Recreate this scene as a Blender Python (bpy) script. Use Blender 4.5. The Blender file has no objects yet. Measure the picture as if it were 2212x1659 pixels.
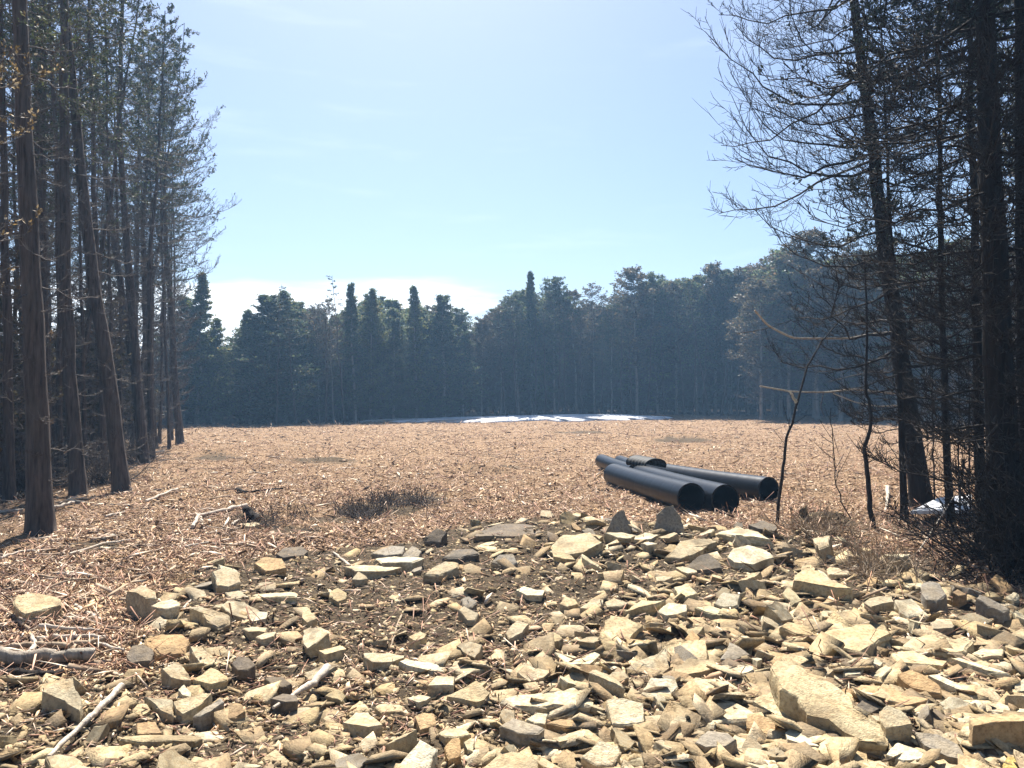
import bpy, bmesh, math, random
import numpy as np

SC = bpy.context.scene
COL = SC.collection
R = math.radians

# ------------------------------------------------------------------ camera
F, CX, CY, HOR = 1671.0, 1106.0, 829.5, 860.0      # photo measured at 2212 x 1659
CAMZ = 1.55
PITCH = math.atan((HOR - CY) / F)
cam = bpy.data.cameras.new('camera')
cam.sensor_width = 36.0
cam.lens = 36.0 * F / 2212.0
cam.clip_start, cam.clip_end = 0.05, 1000.0
camo = bpy.data.objects.new('camera', cam)
camo.location = (0, 0, CAMZ)
camo.rotation_euler = (math.pi / 2 + PITCH, 0, 0)
COL.objects.link(camo)
SC.camera = camo

# ------------------------------------------------------------------ light
SUN_EL, SUN_AZ = R(54), R(-9)                      # azimuth from +Y, positive to the right
w = bpy.data.worlds.new('World')
SC.world = w
w.use_nodes = True
nt = w.node_tree
nt.nodes.clear()
wo = nt.nodes.new('ShaderNodeOutputWorld')
bg = nt.nodes.new('ShaderNodeBackground')
bg.inputs['Strength'].default_value = 0.05
sky = nt.nodes.new('ShaderNodeTexSky')
sky.sky_type = 'NISHITA'
sky.sun_disc = False
sky.sun_elevation = SUN_EL
sky.sun_rotation = SUN_AZ
sky.air_density = 1.0
sky.dust_density = 1.2
sky.ozone_density = 4.0
tc = nt.nodes.new('ShaderNodeTexCoord')
sep = nt.nodes.new('ShaderNodeSeparateXYZ')
nt.links.new(tc.outputs['Generated'], sep.inputs[0])
def wmath(op, a, b=None, c=None):
    n = nt.nodes.new('ShaderNodeMath')
    n.operation = op
    for i, v in enumerate((a, b, c)):
        if v is None: continue
        if isinstance(v, (int, float)): n.inputs[i].default_value = v
        else: nt.links.new(v, n.inputs[i])
    return n.outputs[0]
def wsmooth(v, lo, hi):
    n = nt.nodes.new('ShaderNodeMapRange')
    n.interpolation_type = 'SMOOTHSTEP'
    nt.links.new(v, n.inputs[0])
    n.inputs[1].default_value, n.inputs[2].default_value = lo, hi
    return n.outputs[0]
mp = nt.nodes.new('ShaderNodeMapping')
mp.inputs['Scale'].default_value = (5.0, 5.0, 34.0)
nt.links.new(tc.outputs['Generated'], mp.inputs[0])
cn = nt.nodes.new('ShaderNodeTexNoise')
cn.inputs['Scale'].default_value = 1.0
cn.inputs['Detail'].default_value = 5.0
cn.inputs['Roughness'].default_value = 0.5
nt.links.new(mp.outputs[0], cn.inputs[0])
edge = wmath('ADD', sep.outputs[2], wmath('MULTIPLY', wmath('SUBTRACT', cn.outputs[0], 0.5), 0.055))
band = wmath('SUBTRACT', 1.0, wsmooth(edge, 0.122, 0.152))
azx = wmath('ADD', wmath('DIVIDE', sep.outputs[0], wmath('MAXIMUM', sep.outputs[1], 0.05)),
            wmath('MULTIPLY', wmath('SUBTRACT', cn.outputs[0], 0.5), 0.3))
azm = wmath('SUBTRACT', 1.0, wsmooth(azx, -0.10, 0.02))
fwd = wsmooth(sep.outputs[1], 0.1, 0.3)
streak = wmath('MULTIPLY', wsmooth(cn.outputs[0], 0.55, 0.8), 0.07)
cmask = wmath('MULTIPLY', wmath('MULTIPLY', band, azm), fwd)
cmask = wmath('MAXIMUM', wmath('MULTIPLY', cmask, 0.9), streak)
mixc = nt.nodes.new('ShaderNodeMix')
mixc.data_type = 'RGBA'
tint = nt.nodes.new('ShaderNodeMix')
tint.data_type = 'RGBA'; tint.blend_type = 'MULTIPLY'
tint.inputs[0].default_value = 1.0
nt.links.new(sky.outputs[0], tint.inputs[6])
tint.inputs[7].default_value = (1.12, 1.09, 1.08, 1)
nt.links.new(tint.outputs[2], mixc.inputs[6])
mixc.inputs[7].default_value = (13.5, 13.8, 14.0, 1)
nt.links.new(cmask, mixc.inputs[0])
nt.links.new(mixc.outputs[2], bg.inputs[0])
nt.links.new(bg.outputs[0], wo.inputs[0])

sl = bpy.data.lights.new('sun', 'SUN')
sl.energy = 5.0
sl.angle = R(0.5)
sl.color = (1.0, 0.95, 0.87)
so = bpy.data.objects.new('sun', sl)
COL.objects.link(so)
from mathutils import Vector, Matrix
sdir = Vector((math.sin(SUN_AZ) * math.cos(SUN_EL), math.cos(SUN_AZ) * math.cos(SUN_EL), math.sin(SUN_EL)))
so.rotation_euler = sdir.to_track_quat('Z', 'Y').to_euler()
so.location = (0, 0, 40)

SC.view_settings.view_transform = 'Standard'
SC.view_settings.look = 'None'
SC.view_settings.exposure = 1.5
SC.view_settings.gamma = 1.0
SC.render.engine = 'CYCLES'
SC.cycles.use_denoising = True
SC.cycles.max_bounces = 6
SC.cycles.diffuse_bounces = 1
SC.cycles.transmission_bounces = 3
SC.cycles.volume_bounces = 0
SC.cycles.transparent_max_bounces = 4

# ------------------------------------------------------------------ helpers
def vnoise(x, y, seed=0):
    x = np.asarray(x, float); y = np.asarray(y, float)
    xi = np.floor(x).astype(np.int64); yi = np.floor(y).astype(np.int64)
    fx = x - xi; fy = y - yi
    fx = fx * fx * (3 - 2 * fx); fy = fy * fy * (3 - 2 * fy)
    def h(a, b):
        n = (a * 374761393 + b * 668265263 + seed * 1442695041) & 0x7fffffff
        n = ((n ^ (n >> 13)) * 1274126177) & 0x7fffffff
        n = (n ^ (n >> 16)) & 0xffff
        return n / 65535.0
    a = h(xi, yi); b = h(xi + 1, yi); c = h(xi, yi + 1); d = h(xi + 1, yi + 1)
    return (a * (1 - fx) + b * fx) * (1 - fy) + (c * (1 - fx) + d * fx) * fy
def fbm(x, y, seed=0, o=3):
    s = 0; a = 0.5
    for i in range(o):
        s = s + a * (vnoise(x * 2 ** i, y * 2 ** i, seed + i) - 0.5); a *= 0.5
    return s
def sst(v, lo, hi):
    t = np.clip((np.asarray(v, float) - lo) / (hi - lo), 0, 1)
    return t * t * (3 - 2 * t)

def ray(px, py):
    a = (px - CX) / F; b = (CY - py) / F
    return np.array([a, math.cos(PITCH) - b * math.sin(PITCH), math.sin(PITCH) + b * math.cos(PITCH)])
CAM = np.array([0, 0, CAMZ])
def at(px, py, Y):                                 # the point of a pixel at depth Y
    d = ray(px, py)
    return CAM + d * (Y / d[1])

# rubble apron: where bare soil and stones lie (outline on the ground plane)
def flat(px, py):
    d = ray(px, py); t = -CAMZ / d[2]
    return (CAM + d * t)[:2]
RUB = np.array([flat(*p) for p in [(-260, 1480), (0, 1470), (300, 1440), (300, 1300), (430, 1230), (620, 1190), (860, 1172),
      (960, 1148), (1100, 1138), (1300, 1136), (1480, 1140), (1640, 1165), (1800, 1185), (1950, 1235), (2212, 1285), (2700, 1330)]]
      + [np.array([6.0, 1.5]), np.array([6.0, -6.0]), np.array([-6.0, -6.0])])
def inpoly(x, y, P):
    ins = np.zeros(np.shape(x), bool)
    j = len(P) - 1
    for i in range(len(P)):
        xi, yi = P[i]; xj, yj = P[j]
        c = ((yi > y) != (yj > y)) & (x < (xj - xi) * (y - yi) / (yj - yi + 1e-12) + xi)
        ins ^= c; j = i
    return ins
def polydist(x, y, P):
    d = np.full(np.shape(x), 1e9)
    for i in range(len(P)):
        a = P[i]; b = P[(i + 1) % len(P)]
        ab = b - a
        t = np.clip(((x - a[0]) * ab[0] + (y - a[1]) * ab[1]) / (ab @ ab), 0, 1)
        d = np.minimum(d, np.hypot(x - a[0] - t * ab[0], y - a[1] - t * ab[1]))
    return d
TORN = [(*flat(px, py), a, b) for px, py, a, b in [(800, 1104, 0.75, 0.42), (868, 1082, 0.6, 0.5), (720, 1122, 0.5, 0.25), (548, 1128, 0.3, 0.25), (1060, 1010, 0.7, 0.9), (1480, 955, 1.2, 1.2), (1755, 1058, 0.3, 0.3), (1790, 1145, 0.5, 0.4), (640, 1145, 0.5, 0.2), (230, 1180, 0.5, 0.3), (470, 990, 0.7, 0.6), (1250, 935, 1.5, 1.2), (700, 1000, 0.9, 0.7)]]
def soilmask(x, y):
    x = np.asarray(x, float); y = np.asarray(y, float)
    d = polydist(x, y, RUB); s = np.where(inpoly(x, y, RUB), d, -d)
    s = s + 0.55 * fbm(x * 2.2, y * 2.2, 5)
    m = sst(s, -0.25, 0.3)
    for (mx, my, a, b) in TORN:
        q = ((x - mx) / a) ** 2 + ((y - my) / b) ** 2 + 1.6 * fbm(x * 3.5, y * 3.5, 15)
        m = np.maximum(m, 0.95 * (1 - sst(q, 0.45, 1.15)))
    return m
def gz(x, y, micro=True):
    x = np.asarray(x, float); y = np.asarray(y, float)
    r = np.hypot(x, y)
    z = 0.20 * sst(y, 48, 62) * sst(x, -12, 6) + 0.16 * sst(y, 30, 60) * sst(x, 2, 30)
    z = z + 0.10 * sst(r, 16, 30) * fbm(x * 0.12 + 3.3, y * 0.12, 21, 2) * 2
    if micro:
        amp = sst(r, 0.5, 2.0)
        z = z + amp * (0.10 * fbm(x * 0.9, y * 0.9, 31, 2) + 0.075 * fbm(x * 3.1, y * 3.1, 41, 3) * (1 - sst(r, 20, 40)))
        z = z + (0.085 * fbm(x * 9.0, y * 9.0, 51, 2)) * (1 - sst(r, 9, 14))
    # low shoulder where the stone fill meets the field
    z = z + 0.10 * np.exp(-((y - 8.6 + 0.12 * (x - 1)) / 1.1) ** 2) * sst(x, -1.5, 0.3) * (1 - sst(x, 3.6, 5))
    # dug-over clods in the field
    for (mx, my, mr, mh) in MOUNDS:
        z = z + mh * np.exp(-(((x - mx) / mr) ** 2 + ((y - my) / (mr * 0.5)) ** 2))
    return z
MOUNDS = []
for (px, py, rr, hh) in [(790, 1104, 0.35, 0.10), (865, 1088, 0.35, 0.12), (545, 1128, 0.25, 0.12), (640, 1110, 0.4, 0.12), (1040, 1020, 0.8, 0.18),
                         (460, 985, 0.6, 0.2), (1480, 950, 1.2, 0.18), (700, 1000, 1.0, 0.14), (1790, 1140, 0.35, 0.16), (2150, 1240, 0.6, 0.15)]:
    p = flat(px, py); MOUNDS.append((p[0], p[1], rr, hh))
def ground(px, py, micro=True):
    d = ray(px, py); z = 0.0
    for _ in range(8):
        t = (z - CAMZ) / d[2]; p = CAM + d * t
        z = 0.5 * z + 0.5 * float(gz(p[0], p[1], micro))
    return np.array([p[0], p[1], float(gz(p[0], p[1], micro))])

def mesh_np(name, V, quads=None, tris=None, smooth=False):
    V = np.asarray(V, np.float32).reshape(-1, 3)
    me = bpy.data.meshes.new(name)
    me.vertices.add(len(V)); me.vertices.foreach_set('co', V.ravel())
    parts = []
    if quads is not None and len(quads): parts.append((np.asarray(quads, np.int32), 4))
    if tris is not None and len(tris): parts.append((np.asarray(tris, np.int32), 3))
    lv = np.concatenate([p.ravel() for p, k in parts])
    lt = np.concatenate([np.full(len(p), k, np.int32) for p, k in parts])
    ls = np.concatenate([[0], np.cumsum(lt)[:-1]]).astype(np.int32)
    me.loops.add(len(lv)); me.loops.foreach_set('vertex_index', lv)
    me.polygons.add(len(lt)); me.polygons.foreach_set('loop_start', ls); me.polygons.foreach_set('loop_total', lt)
    if smooth: me.polygons.foreach_set('use_smooth', np.ones(len(lt), bool))
    me.update(calc_edges=True)
    return me
class Tubes:
    """collects polylines with radii and builds them as one mesh"""
    def __init__(s, k=4): s.k = k; s.g = {}
    def add(s, P, r):                              # P (m,n,3)  r (m,n)
        P = np.asarray(P, float); r = np.asarray(r, float)
        if P.ndim == 2: P = P[None]; r = r[None]
        s.g.setdefault(P.shape[1], []).append((P, r))
        return s
    def arrays(s):
        Vs, Q, T, off = [], [], [], 0
        k = s.k; ang = np.arange(k) * 2 * np.pi / k
        for n, L in s.g.items():
            P = np.concatenate([a for a, b in L]); r = np.concatenate([b for a, b in L]); m = len(P)
            t = np.gradient(P, axis=1); t /= np.linalg.norm(t, axis=2, keepdims=True) + 1e-9
            d0 = P[:, -1] - P[:, 0]
            ref = np.where(np.abs(d0[:, 2:3]) > 0.8 * np.linalg.norm(d0, axis=1, keepdims=True), [[1., .13, 0.]], [[0.1, .05, 1.]])[:, None, :]
            u = np.cross(t, np.broadcast_to(ref, t.shape)); u /= np.linalg.norm(u, axis=2, keepdims=True) + 1e-9
            v = np.cross(t, u)
            ring = P[:, :, None, :] + r[:, :, None, None] * (np.cos(ang)[None, None, :, None] * u[:, :, None, :] + np.sin(ang)[None, None, :, None] * v[:, :, None, :])
            Vs.append(ring.reshape(-1, 3))
            base = off + (np.arange(m)[:, None, None] * n + np.arange(n - 1)[None, :, None]) * k
            j = np.arange(k)[None, None, :]; j2 = (j + 1) % k
            Q.append(np.stack([base + j2, base + j, base + k + j, base + k + j2], -1).reshape(-1, 4))
            for end in (0, n - 1):                 # caps
                b = off + (np.arange(m) * n + end)[:, None] * k
                for q in range(1, k - 1):
                    tri = np.concatenate([b, b + q, b + q + 1], 1)
                    T.append(tri if end else tri[:, ::-1])
            off += m * n * k
        return np.concatenate(Vs), np.concatenate(Q), np.concatenate(T)
    def mesh(s, name, smooth=True):
        V, Q, T = s.arrays()
        return mesh_np(name, V, Q, T, smooth)
def link(name, me, mat=None, parent=None):
    o = bpy.data.objects.new(name, me)
    COL.objects.link(o)
    if mat is not None and not me.materials: me.materials.append(mat)
    if parent is not None: o.parent = parent
    return o
def tag(o, label=None, cat=None, group=None, kind=None):
    if label: o['label'] = label
    if cat: o['category'] = cat
    if group: o['group'] = group
    if kind: o['kind'] = kind
    return o
def empty(name, loc=(0, 0, 0), rz=0.0):
    o = bpy.data.objects.new(name, None)
    COL.objects.link(o); o.location = loc; o.rotation_euler = (0, 0, rz); o.empty_display_size = 0.2
    return o
def dup(root):
    c = root.copy(); COL.objects.link(c)
    for ch in root.children:
        d = ch.copy(); COL.objects.link(d); d.parent = c
    return c

# ------------------------------------------------------------------ materials
def new_mat(name):
    m = bpy.data.materials.new(name); m.use_nodes = True
    n = m.node_tree; b = n.nodes['Principled BSDF']
    return m, n, b
def nd(n, typ, **kw):
    x = n.nodes.new(typ)
    for k, v in kw.items(): setattr(x, k, v)
    return x
def ramp(n, fac, stops):
    r = n.nodes.new('ShaderNodeValToRGB')
    e = r.color_ramp.elements
    while len(e) < len(stops): e.new(0.5)
    for i, (p, c) in enumerate(stops): e[i].position = p; e[i].color = (*c, 1)
    n.links.new(fac, r.inputs[0]); return r.outputs[0]
def noise(n, scale, detail=4, rough=0.55, vec=None):
    x = n.nodes.new('ShaderNodeTexNoise')
    x.inputs['Scale'].default_value = scale; x.inputs['Detail'].default_value = detail; x.inputs['Roughness'].default_value = rough
    if vec is not None: n.links.new(vec, x.inputs['Vector'])
    return x.outputs['Fac']
def mix(n, fac, a, b, mode='MIX'):
    x = n.nodes.new('ShaderNodeMix'); x.data_type = 'RGBA'; x.blend_type = mode
    for sock, v in ((x.inputs[0], fac), (x.inputs[6], a), (x.inputs[7], b)):
        if isinstance(v, (int, float)): sock.default_value = v
        elif isinstance(v, tuple): sock.default_value = (*v, 1)
        else: n.links.new(v, sock)
    return x.outputs[2]
def bump(n, b, h, strength, dist):
    x = n.nodes.new('ShaderNodeBump'); x.inputs['Strength'].default_value = strength; x.inputs['Distance'].default_value = dist
    n.links.new(h, x.inputs['Height']); n.links.new(x.outputs[0], b.inputs['Normal'])
def objvec(n):
    t = n.nodes.new('ShaderNodeTexCoord'); o = n.nodes.new('ShaderNodeObjectInfo')
    a = n.nodes.new('ShaderNodeVectorMath'); a.operation = 'MULTIPLY_ADD'
    n.links.new(o.outputs['Random'], a.inputs[0]); a.inputs[1].default_value = (37., 53., 71.)
    n.links.new(t.outputs['Object'], a.inputs[2])
    return a.outputs[0], o.outputs['Random']
def island(n):
    g = n.nodes.new('ShaderNodeNewGeometry'); return g.outputs['Random Per Island']

def stone_mat(name, cols, stain, island_rand=False):
    m, n, b = new_mat(name)
    if island_rand:
        rnd = island(n); t = n.nodes.new('ShaderNodeTexCoord'); vec = t.outputs['Object']
    else:
        vec, rnd = objvec(n)
    base = ramp(n, rnd, [(i / (len(cols) - 1), c) for i, c in enumerate(cols)])
    s1 = ramp(n, noise(n, 9, 5, 0.6, vec), [(0.42, (0, 0, 0)), (0.62, (1, 1, 1))])
    c = mix(n, s1, base, mix(n, 0.5, base, stain))
    s2 = ramp(n, noise(n, 45, 4, 0.65, vec), [(0.35, (0.62, 0.6, 0.58)), (0.55, (1, 1, 1)), (0.75, (1.15, 1.12, 1.08))])
    c = mix(n, 1.0, c, s2, 'MULTIPLY')
    s3 = ramp(n, noise(n, 3.5, 3, 0.5, vec), [(0.5, (0, 0, 0)), (0.68, (1, 1, 1))])
    dirt = mix(n, 0.4, s3, (0, 0, 0), 'MULTIPLY')
    c = mix(n, dirt, c, (0.14, 0.105, 0.065))
    n.links.new(c, b.inputs['Base Color'])
    b.inputs['Roughness'].default_value = 0.9; b.inputs['Specular IOR Level'].default_value = 0.25
    h = mix(n, 0.5, noise(n, 28, 6, 0.7, vec), noise(n, 110, 3, 0.6, vec))
    bump(n, b, h, 0.7, 0.02)
    return m
M = {}
M['tan'] = stone_mat('tan_limestone', [(0.46, 0.37, 0.21), (0.56, 0.46, 0.28), (0.38, 0.32, 0.21), (0.50, 0.42, 0.28), (0.58, 0.50, 0.34), (0.48, 0.37, 0.20)], (0.40, 0.26, 0.12))
M['pale'] = stone_mat('pale_limestone', [(0.58, 0.50, 0.33), (0.62, 0.56, 0.42), (0.56, 0.47, 0.28)], (0.44, 0.34, 0.18))
M['grey'] = stone_mat('grey_stone', [(0.25, 0.215, 0.165), (0.31, 0.27, 0.21), (0.22, 0.20, 0.17)], (0.34, 0.27, 0.17))
M['orange'] = stone_mat('rusty_stone', [(0.44, 0.29, 0.14), (0.48, 0.34, 0.18), (0.38, 0.25, 0.13)], (0.28, 0.16, 0.07))
M['dark'] = stone_mat('dark_stone', [(0.13, 0.105, 0.08), (0.17, 0.14, 0.105), (0.11, 0.095, 0.075)], (0.24, 0.18, 0.11))
M['yellow'] = stone_mat('yellow_stone', [(0.54, 0.40, 0.14), (0.54, 0.40, 0.14)], (0.5, 0.36, 0.15))
M['pebble'] = stone_mat('pebbles', [(0.46, 0.35, 0.18), (0.22, 0.165, 0.10), (0.54, 0.43, 0.25), (0.14, 0.105, 0.07), (0.40, 0.30, 0.16), (0.6, 0.51, 0.35), (0.30, 0.21, 0.11)], (0.3, 0.19, 0.09), True)

def ground_mat():
    m, n, b = new_mat('ground')
    t = n.nodes.new('ShaderNodeTexCoord'); vec = t.outputs['Object']
    a = n.nodes.new('ShaderNodeAttribute'); a.attribute_name = 'soil'
    n1 = noise(n, 0.7, 5, 0.6, vec); n2 = noise(n, 14, 5, 0.7, vec); n3 = noise(n, 60, 4, 0.7, vec)
    field = ramp(n, n2, [(0.25, (0.10, 0.065, 0.04)), (0.45, (0.24, 0.155, 0.09)), (0.6, (0.33, 0.225, 0.14)), (0.8, (0.45, 0.34, 0.23))])
    field = mix(n, ramp(n, n1, [(0.4, (0, 0, 0)), (0.7, (0.7, 0.7, 0.7))]), field, (0.20, 0.125, 0.075))
    soil = ramp(n, n2, [(0.3, (0.03, 0.023, 0.016)), (0.5, (0.07, 0.052, 0.034)), (0.75, (0.15, 0.112, 0.07))])
    soil = mix(n, ramp(n, n3, [(0.55, (0, 0, 0)), (0.7, (0.8, 0.8, 0.8))]), soil, (0.28, 0.21, 0.12))
    c = mix(n, a.outputs['Fac'], field, soil)
    f = n.nodes.new('ShaderNodeAttribute'); f.attribute_name = 'shaded_duff'
    c = mix(n, f.outputs['Fac'], c, ramp(n, n2, [(0.3, (0.03, 0.022, 0.016)), (0.7, (0.10, 0.07, 0.045))]))  # dark floor colour holds the shade under the trees too
    n.links.new(c, b.inputs['Base Color'])
    b.inputs['Roughness'].default_value = 1.0; b.inputs['Specular IOR Level'].default_value = 0.1
    bump(n, b, mix(n, 0.5, n2, n3), 1.0, 0.04)
    return m
M['ground'] = ground_mat()

def litter_mat(name, stops):
    m, n, b = new_mat(name)
    c = ramp(n, island(n), stops)
    t = n.nodes.new('ShaderNodeTexCoord')
    c = mix(n, 1.0, c, ramp(n, noise(n, 30, 3, 0.6, t.outputs['Object']), [(0.3, (0.7, 0.7, 0.7)), (0.7, (1.1, 1.1, 1.1))]), 'MULTIPLY')
    n.links.new(c, b.inputs['Base Color']); b.inputs['Roughness'].default_value = 0.8
    big = noise(n, 0.55, 4, 0.6, t.outputs['Object']); mid = noise(n, 2.6, 4, 0.65, t.outputs['Object'])
    c = mix(n, 1.0, c, ramp(n, big, [(0.3, (0.72, 0.62, 0.55)), (0.5, (1.06, 1.03, 0.98)), (0.68, (1.12, 1.08, 0.92))]), 'MULTIPLY')
    c = mix(n, 1.0, c, ramp(n, mid, [(0.34, (0.42, 0.36, 0.32)), (0.46, (0.95, 0.95, 0.95)), (0.7, (1.05, 1.05, 1.05))]), 'MULTIPLY')
    n.links.new(c, b.inputs['Base Color'])
    b.inputs['Specular IOR Level'].default_value = 0.3
    return m
M['chips'] = litter_mat('wood_chips', [(0, (0.07, 0.04, 0.024)), (0.2, (0.20, 0.115, 0.06)), (0.42, (0.44, 0.28, 0.16)), (0.65, (0.57, 0.385, 0.235)), (0.85, (0.68, 0.51, 0.36)), (1, (0.80, 0.69, 0.56))])
M['splinter'] = litter_mat('splinters', [(0, (0.22, 0.14, 0.09)), (0.4, (0.45, 0.34, 0.25)), (1, (0.68, 0.60, 0.50))])
M['twiglitter'] = litter_mat('twig_litter', [(0, (0.10, 0.05, 0.035)), (0.4, (0.34, 0.185, 0.125)), (0.75, (0.47, 0.30, 0.22)), (1, (0.62, 0.51, 0.42))])

def bark_mat(name, c1, c2, sc=1.0, bs=0.8):
    m, n, b = new_mat(name)
    vec, rnd = objvec(n)
    mpn = n.nodes.new('ShaderNodeMapping'); mpn.inputs['Scale'].default_value = (1, 1, 0.1)
    n.links.new(vec, mpn.inputs[0])
    f = noise(n, 26 * sc, 5, 0.65, mpn.outputs[0])
    g = noise(n, 3, 3, 0.5, vec)
    c = ramp(n, f, [(0.3, c1), (0.7, c2)])
    c = mix(n, ramp(n, g, [(0.5, (0, 0, 0)), (0.75, (0.5, 0.5, 0.5))]), c, tuple(0.9 * v * q for v, q in zip(c2, (0.9, 1.0, 0.98))))
    n.links.new(c, b.inputs['Base Color']); b.inputs['Roughness'].default_value = 0.9; b.inputs['Specular IOR Level'].default_value = 0.2
    bump(n, b, f, bs, 0.03)
    return m
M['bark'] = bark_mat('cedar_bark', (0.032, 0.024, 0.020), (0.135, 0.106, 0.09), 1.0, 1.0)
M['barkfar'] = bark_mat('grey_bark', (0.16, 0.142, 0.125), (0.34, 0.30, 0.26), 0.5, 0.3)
M['barkdark'] = bark_mat('dark_bark', (0.010, 0.008, 0.007), (0.034, 0.025, 0.020))  # backlit shade of the right-hand cedars put into the bark; dark sticks share it
M['twig'] = bark_mat('dead_twigs', (0.055, 0.046, 0.043), (0.15, 0.128, 0.115), 0.6, 0.2)
M['twigdark'] = bark_mat('dark_twigs', (0.014, 0.011, 0.010), (0.042, 0.033, 0.028), 0.6, 0.2)  # twig colour darkened for the backlit cedars and shaded brush at right
M['pale_wood'] = bark_mat('bleached_wood', (0.30, 0.24, 0.18), (0.56, 0.49, 0.41), 0.8, 0.5)
M['log_wood'] = bark_mat('weathered_log', (0.14, 0.11, 0.085), (0.42, 0.36, 0.29), 1.2, 0.6)
M['brown_wood'] = bark_mat('brown_wood', (0.2, 0.14, 0.09), (0.40, 0.31, 0.22), 0.8, 0.5)

def leaf_mat(name, stops, trans=0.35):
    m, n, b = new_mat(name)
    o = n.nodes.new('ShaderNodeObjectInfo')
    c = ramp(n, island(n), stops)
    hs = n.nodes.new('ShaderNodeHueSaturation')
    mr = n.nodes.new('ShaderNodeMapRange'); mr.inputs[3].default_value = 0.75; mr.inputs[4].default_value = 1.3
    n.links.new(o.outputs['Random'], mr.inputs[0]); n.links.new(mr.outputs[0], hs.inputs['Value']); n.links.new(c, hs.inputs['Color'])
    n.links.new(hs.outputs[0], b.inputs['Base Color']); b.inputs['Roughness'].default_value = 0.6; b.inputs['Specular IOR Level'].default_value = 0.3
    tr = n.nodes.new('ShaderNodeBsdfTranslucent'); n.links.new(hs.outputs[0], tr.inputs[0])
    ms = n.nodes.new('ShaderNodeMixShader'); ms.inputs[0].default_value = trans
    n.links.new(b.outputs[0], ms.inputs[1]); n.links.new(tr.outputs[0], ms.inputs[2])
    n.links.new(ms.outputs[0], n.nodes['Material Output'].inputs[0])
    return m
M['leaf'] = leaf_mat('cedar_leaf', [(0, (0.022, 0.035, 0.022)), (0.4, (0.045, 0.065, 0.035)), (0.8, (0.075, 0.09, 0.045)), (1, (0.13, 0.095, 0.05))])
M['leafolive'] = leaf_mat('olive_cedar_leaf', [(0, (0.035, 0.05, 0.022)), (0.5, (0.075, 0.095, 0.04)), (0.9, (0.12, 0.125, 0.055)), (1, (0.17, 0.11, 0.055))])
M['leafbrown'] = leaf_mat('bronze_leaf', [(0, (0.04, 0.04, 0.026)), (0.4, (0.075, 0.066, 0.038)), (0.8, (0.11, 0.085, 0.05)), (1, (0.16, 0.10, 0.055))])
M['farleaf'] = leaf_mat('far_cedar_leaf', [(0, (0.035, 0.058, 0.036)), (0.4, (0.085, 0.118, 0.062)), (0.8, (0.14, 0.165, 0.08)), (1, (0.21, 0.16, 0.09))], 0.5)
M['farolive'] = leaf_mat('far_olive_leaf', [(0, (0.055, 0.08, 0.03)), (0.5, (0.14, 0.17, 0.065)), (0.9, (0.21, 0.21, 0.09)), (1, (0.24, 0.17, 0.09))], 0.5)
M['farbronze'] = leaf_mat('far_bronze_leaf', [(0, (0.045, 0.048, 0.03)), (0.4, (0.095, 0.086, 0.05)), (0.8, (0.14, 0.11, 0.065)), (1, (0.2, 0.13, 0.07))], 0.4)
M['leafdark'] = leaf_mat('dark_cedar_leaf', [(0, (0.014, 0.022, 0.017)), (0.6, (0.03, 0.042, 0.028)), (1, (0.06, 0.055, 0.032))], 0.2)  # foliage colour with the backlit shade of the right-hand wood put in

def simple(name, col, rough=0.6, spec=0.4, bs=0.0, sc=20):
    m, n, b = new_mat(name)
    t = n.nodes.new('ShaderNodeTexCoord')
    f = noise(n, sc, 4, 0.6, t.outputs['Object'])
    c = mix(n, 1.0, col, ramp(n, f, [(0.3, (0.75, 0.75, 0.75)), (0.7, (1.12, 1.12, 1.12))]), 'MULTIPLY')
    n.links.new(c, b.inputs['Base Color']); b.inputs['Roughness'].default_value = rough; b.inputs['Specular IOR Level'].default_value = spec
    if bs: bump(n, b, f, bs, 0.03)
    return m
M['pipe'] = simple('black_plastic', (0.005, 0.006, 0.008), 0.34, 0.2, 0.05, 9)
M['rubber'] = simple('black_rubber', (0.012, 0.012, 0.012), 0.7, 0.3, 0.1, 12)
M['snow'] = simple('snow', (0.86, 0.88, 0.92), 0.6, 0.3, 0.4, 3)
def dirty_snow():
    m, n, b = new_mat('old_snow')
    t = n.nodes.new('ShaderNodeTexCoord')
    f = noise(n, 1.1, 6, 0.7, t.outputs['Object']); f2 = noise(n, 9, 4, 0.7, t.outputs['Object'])
    c = ramp(n, f, [(0.3, (0.84, 0.86, 0.9)), (0.6, (0.82, 0.83, 0.85)), (0.75, (0.66, 0.63, 0.58))])
    c = mix(n, ramp(n, f2, [(0.62, (0, 0, 0)), (0.7, (0.8, 0.8, 0.8))]), c, (0.22, 0.16, 0.11))
    n.links.new(c, b.inputs['Base Color']); b.inputs['Roughness'].default_value = 0.7
    bump(n, b, f2, 0.6, 0.1)
    return m
M['snow'] = dirty_snow()
M['board'] = simple('white_board', (0.78, 0.78, 0.78), 0.5, 0.4, 0.05, 12)

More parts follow.
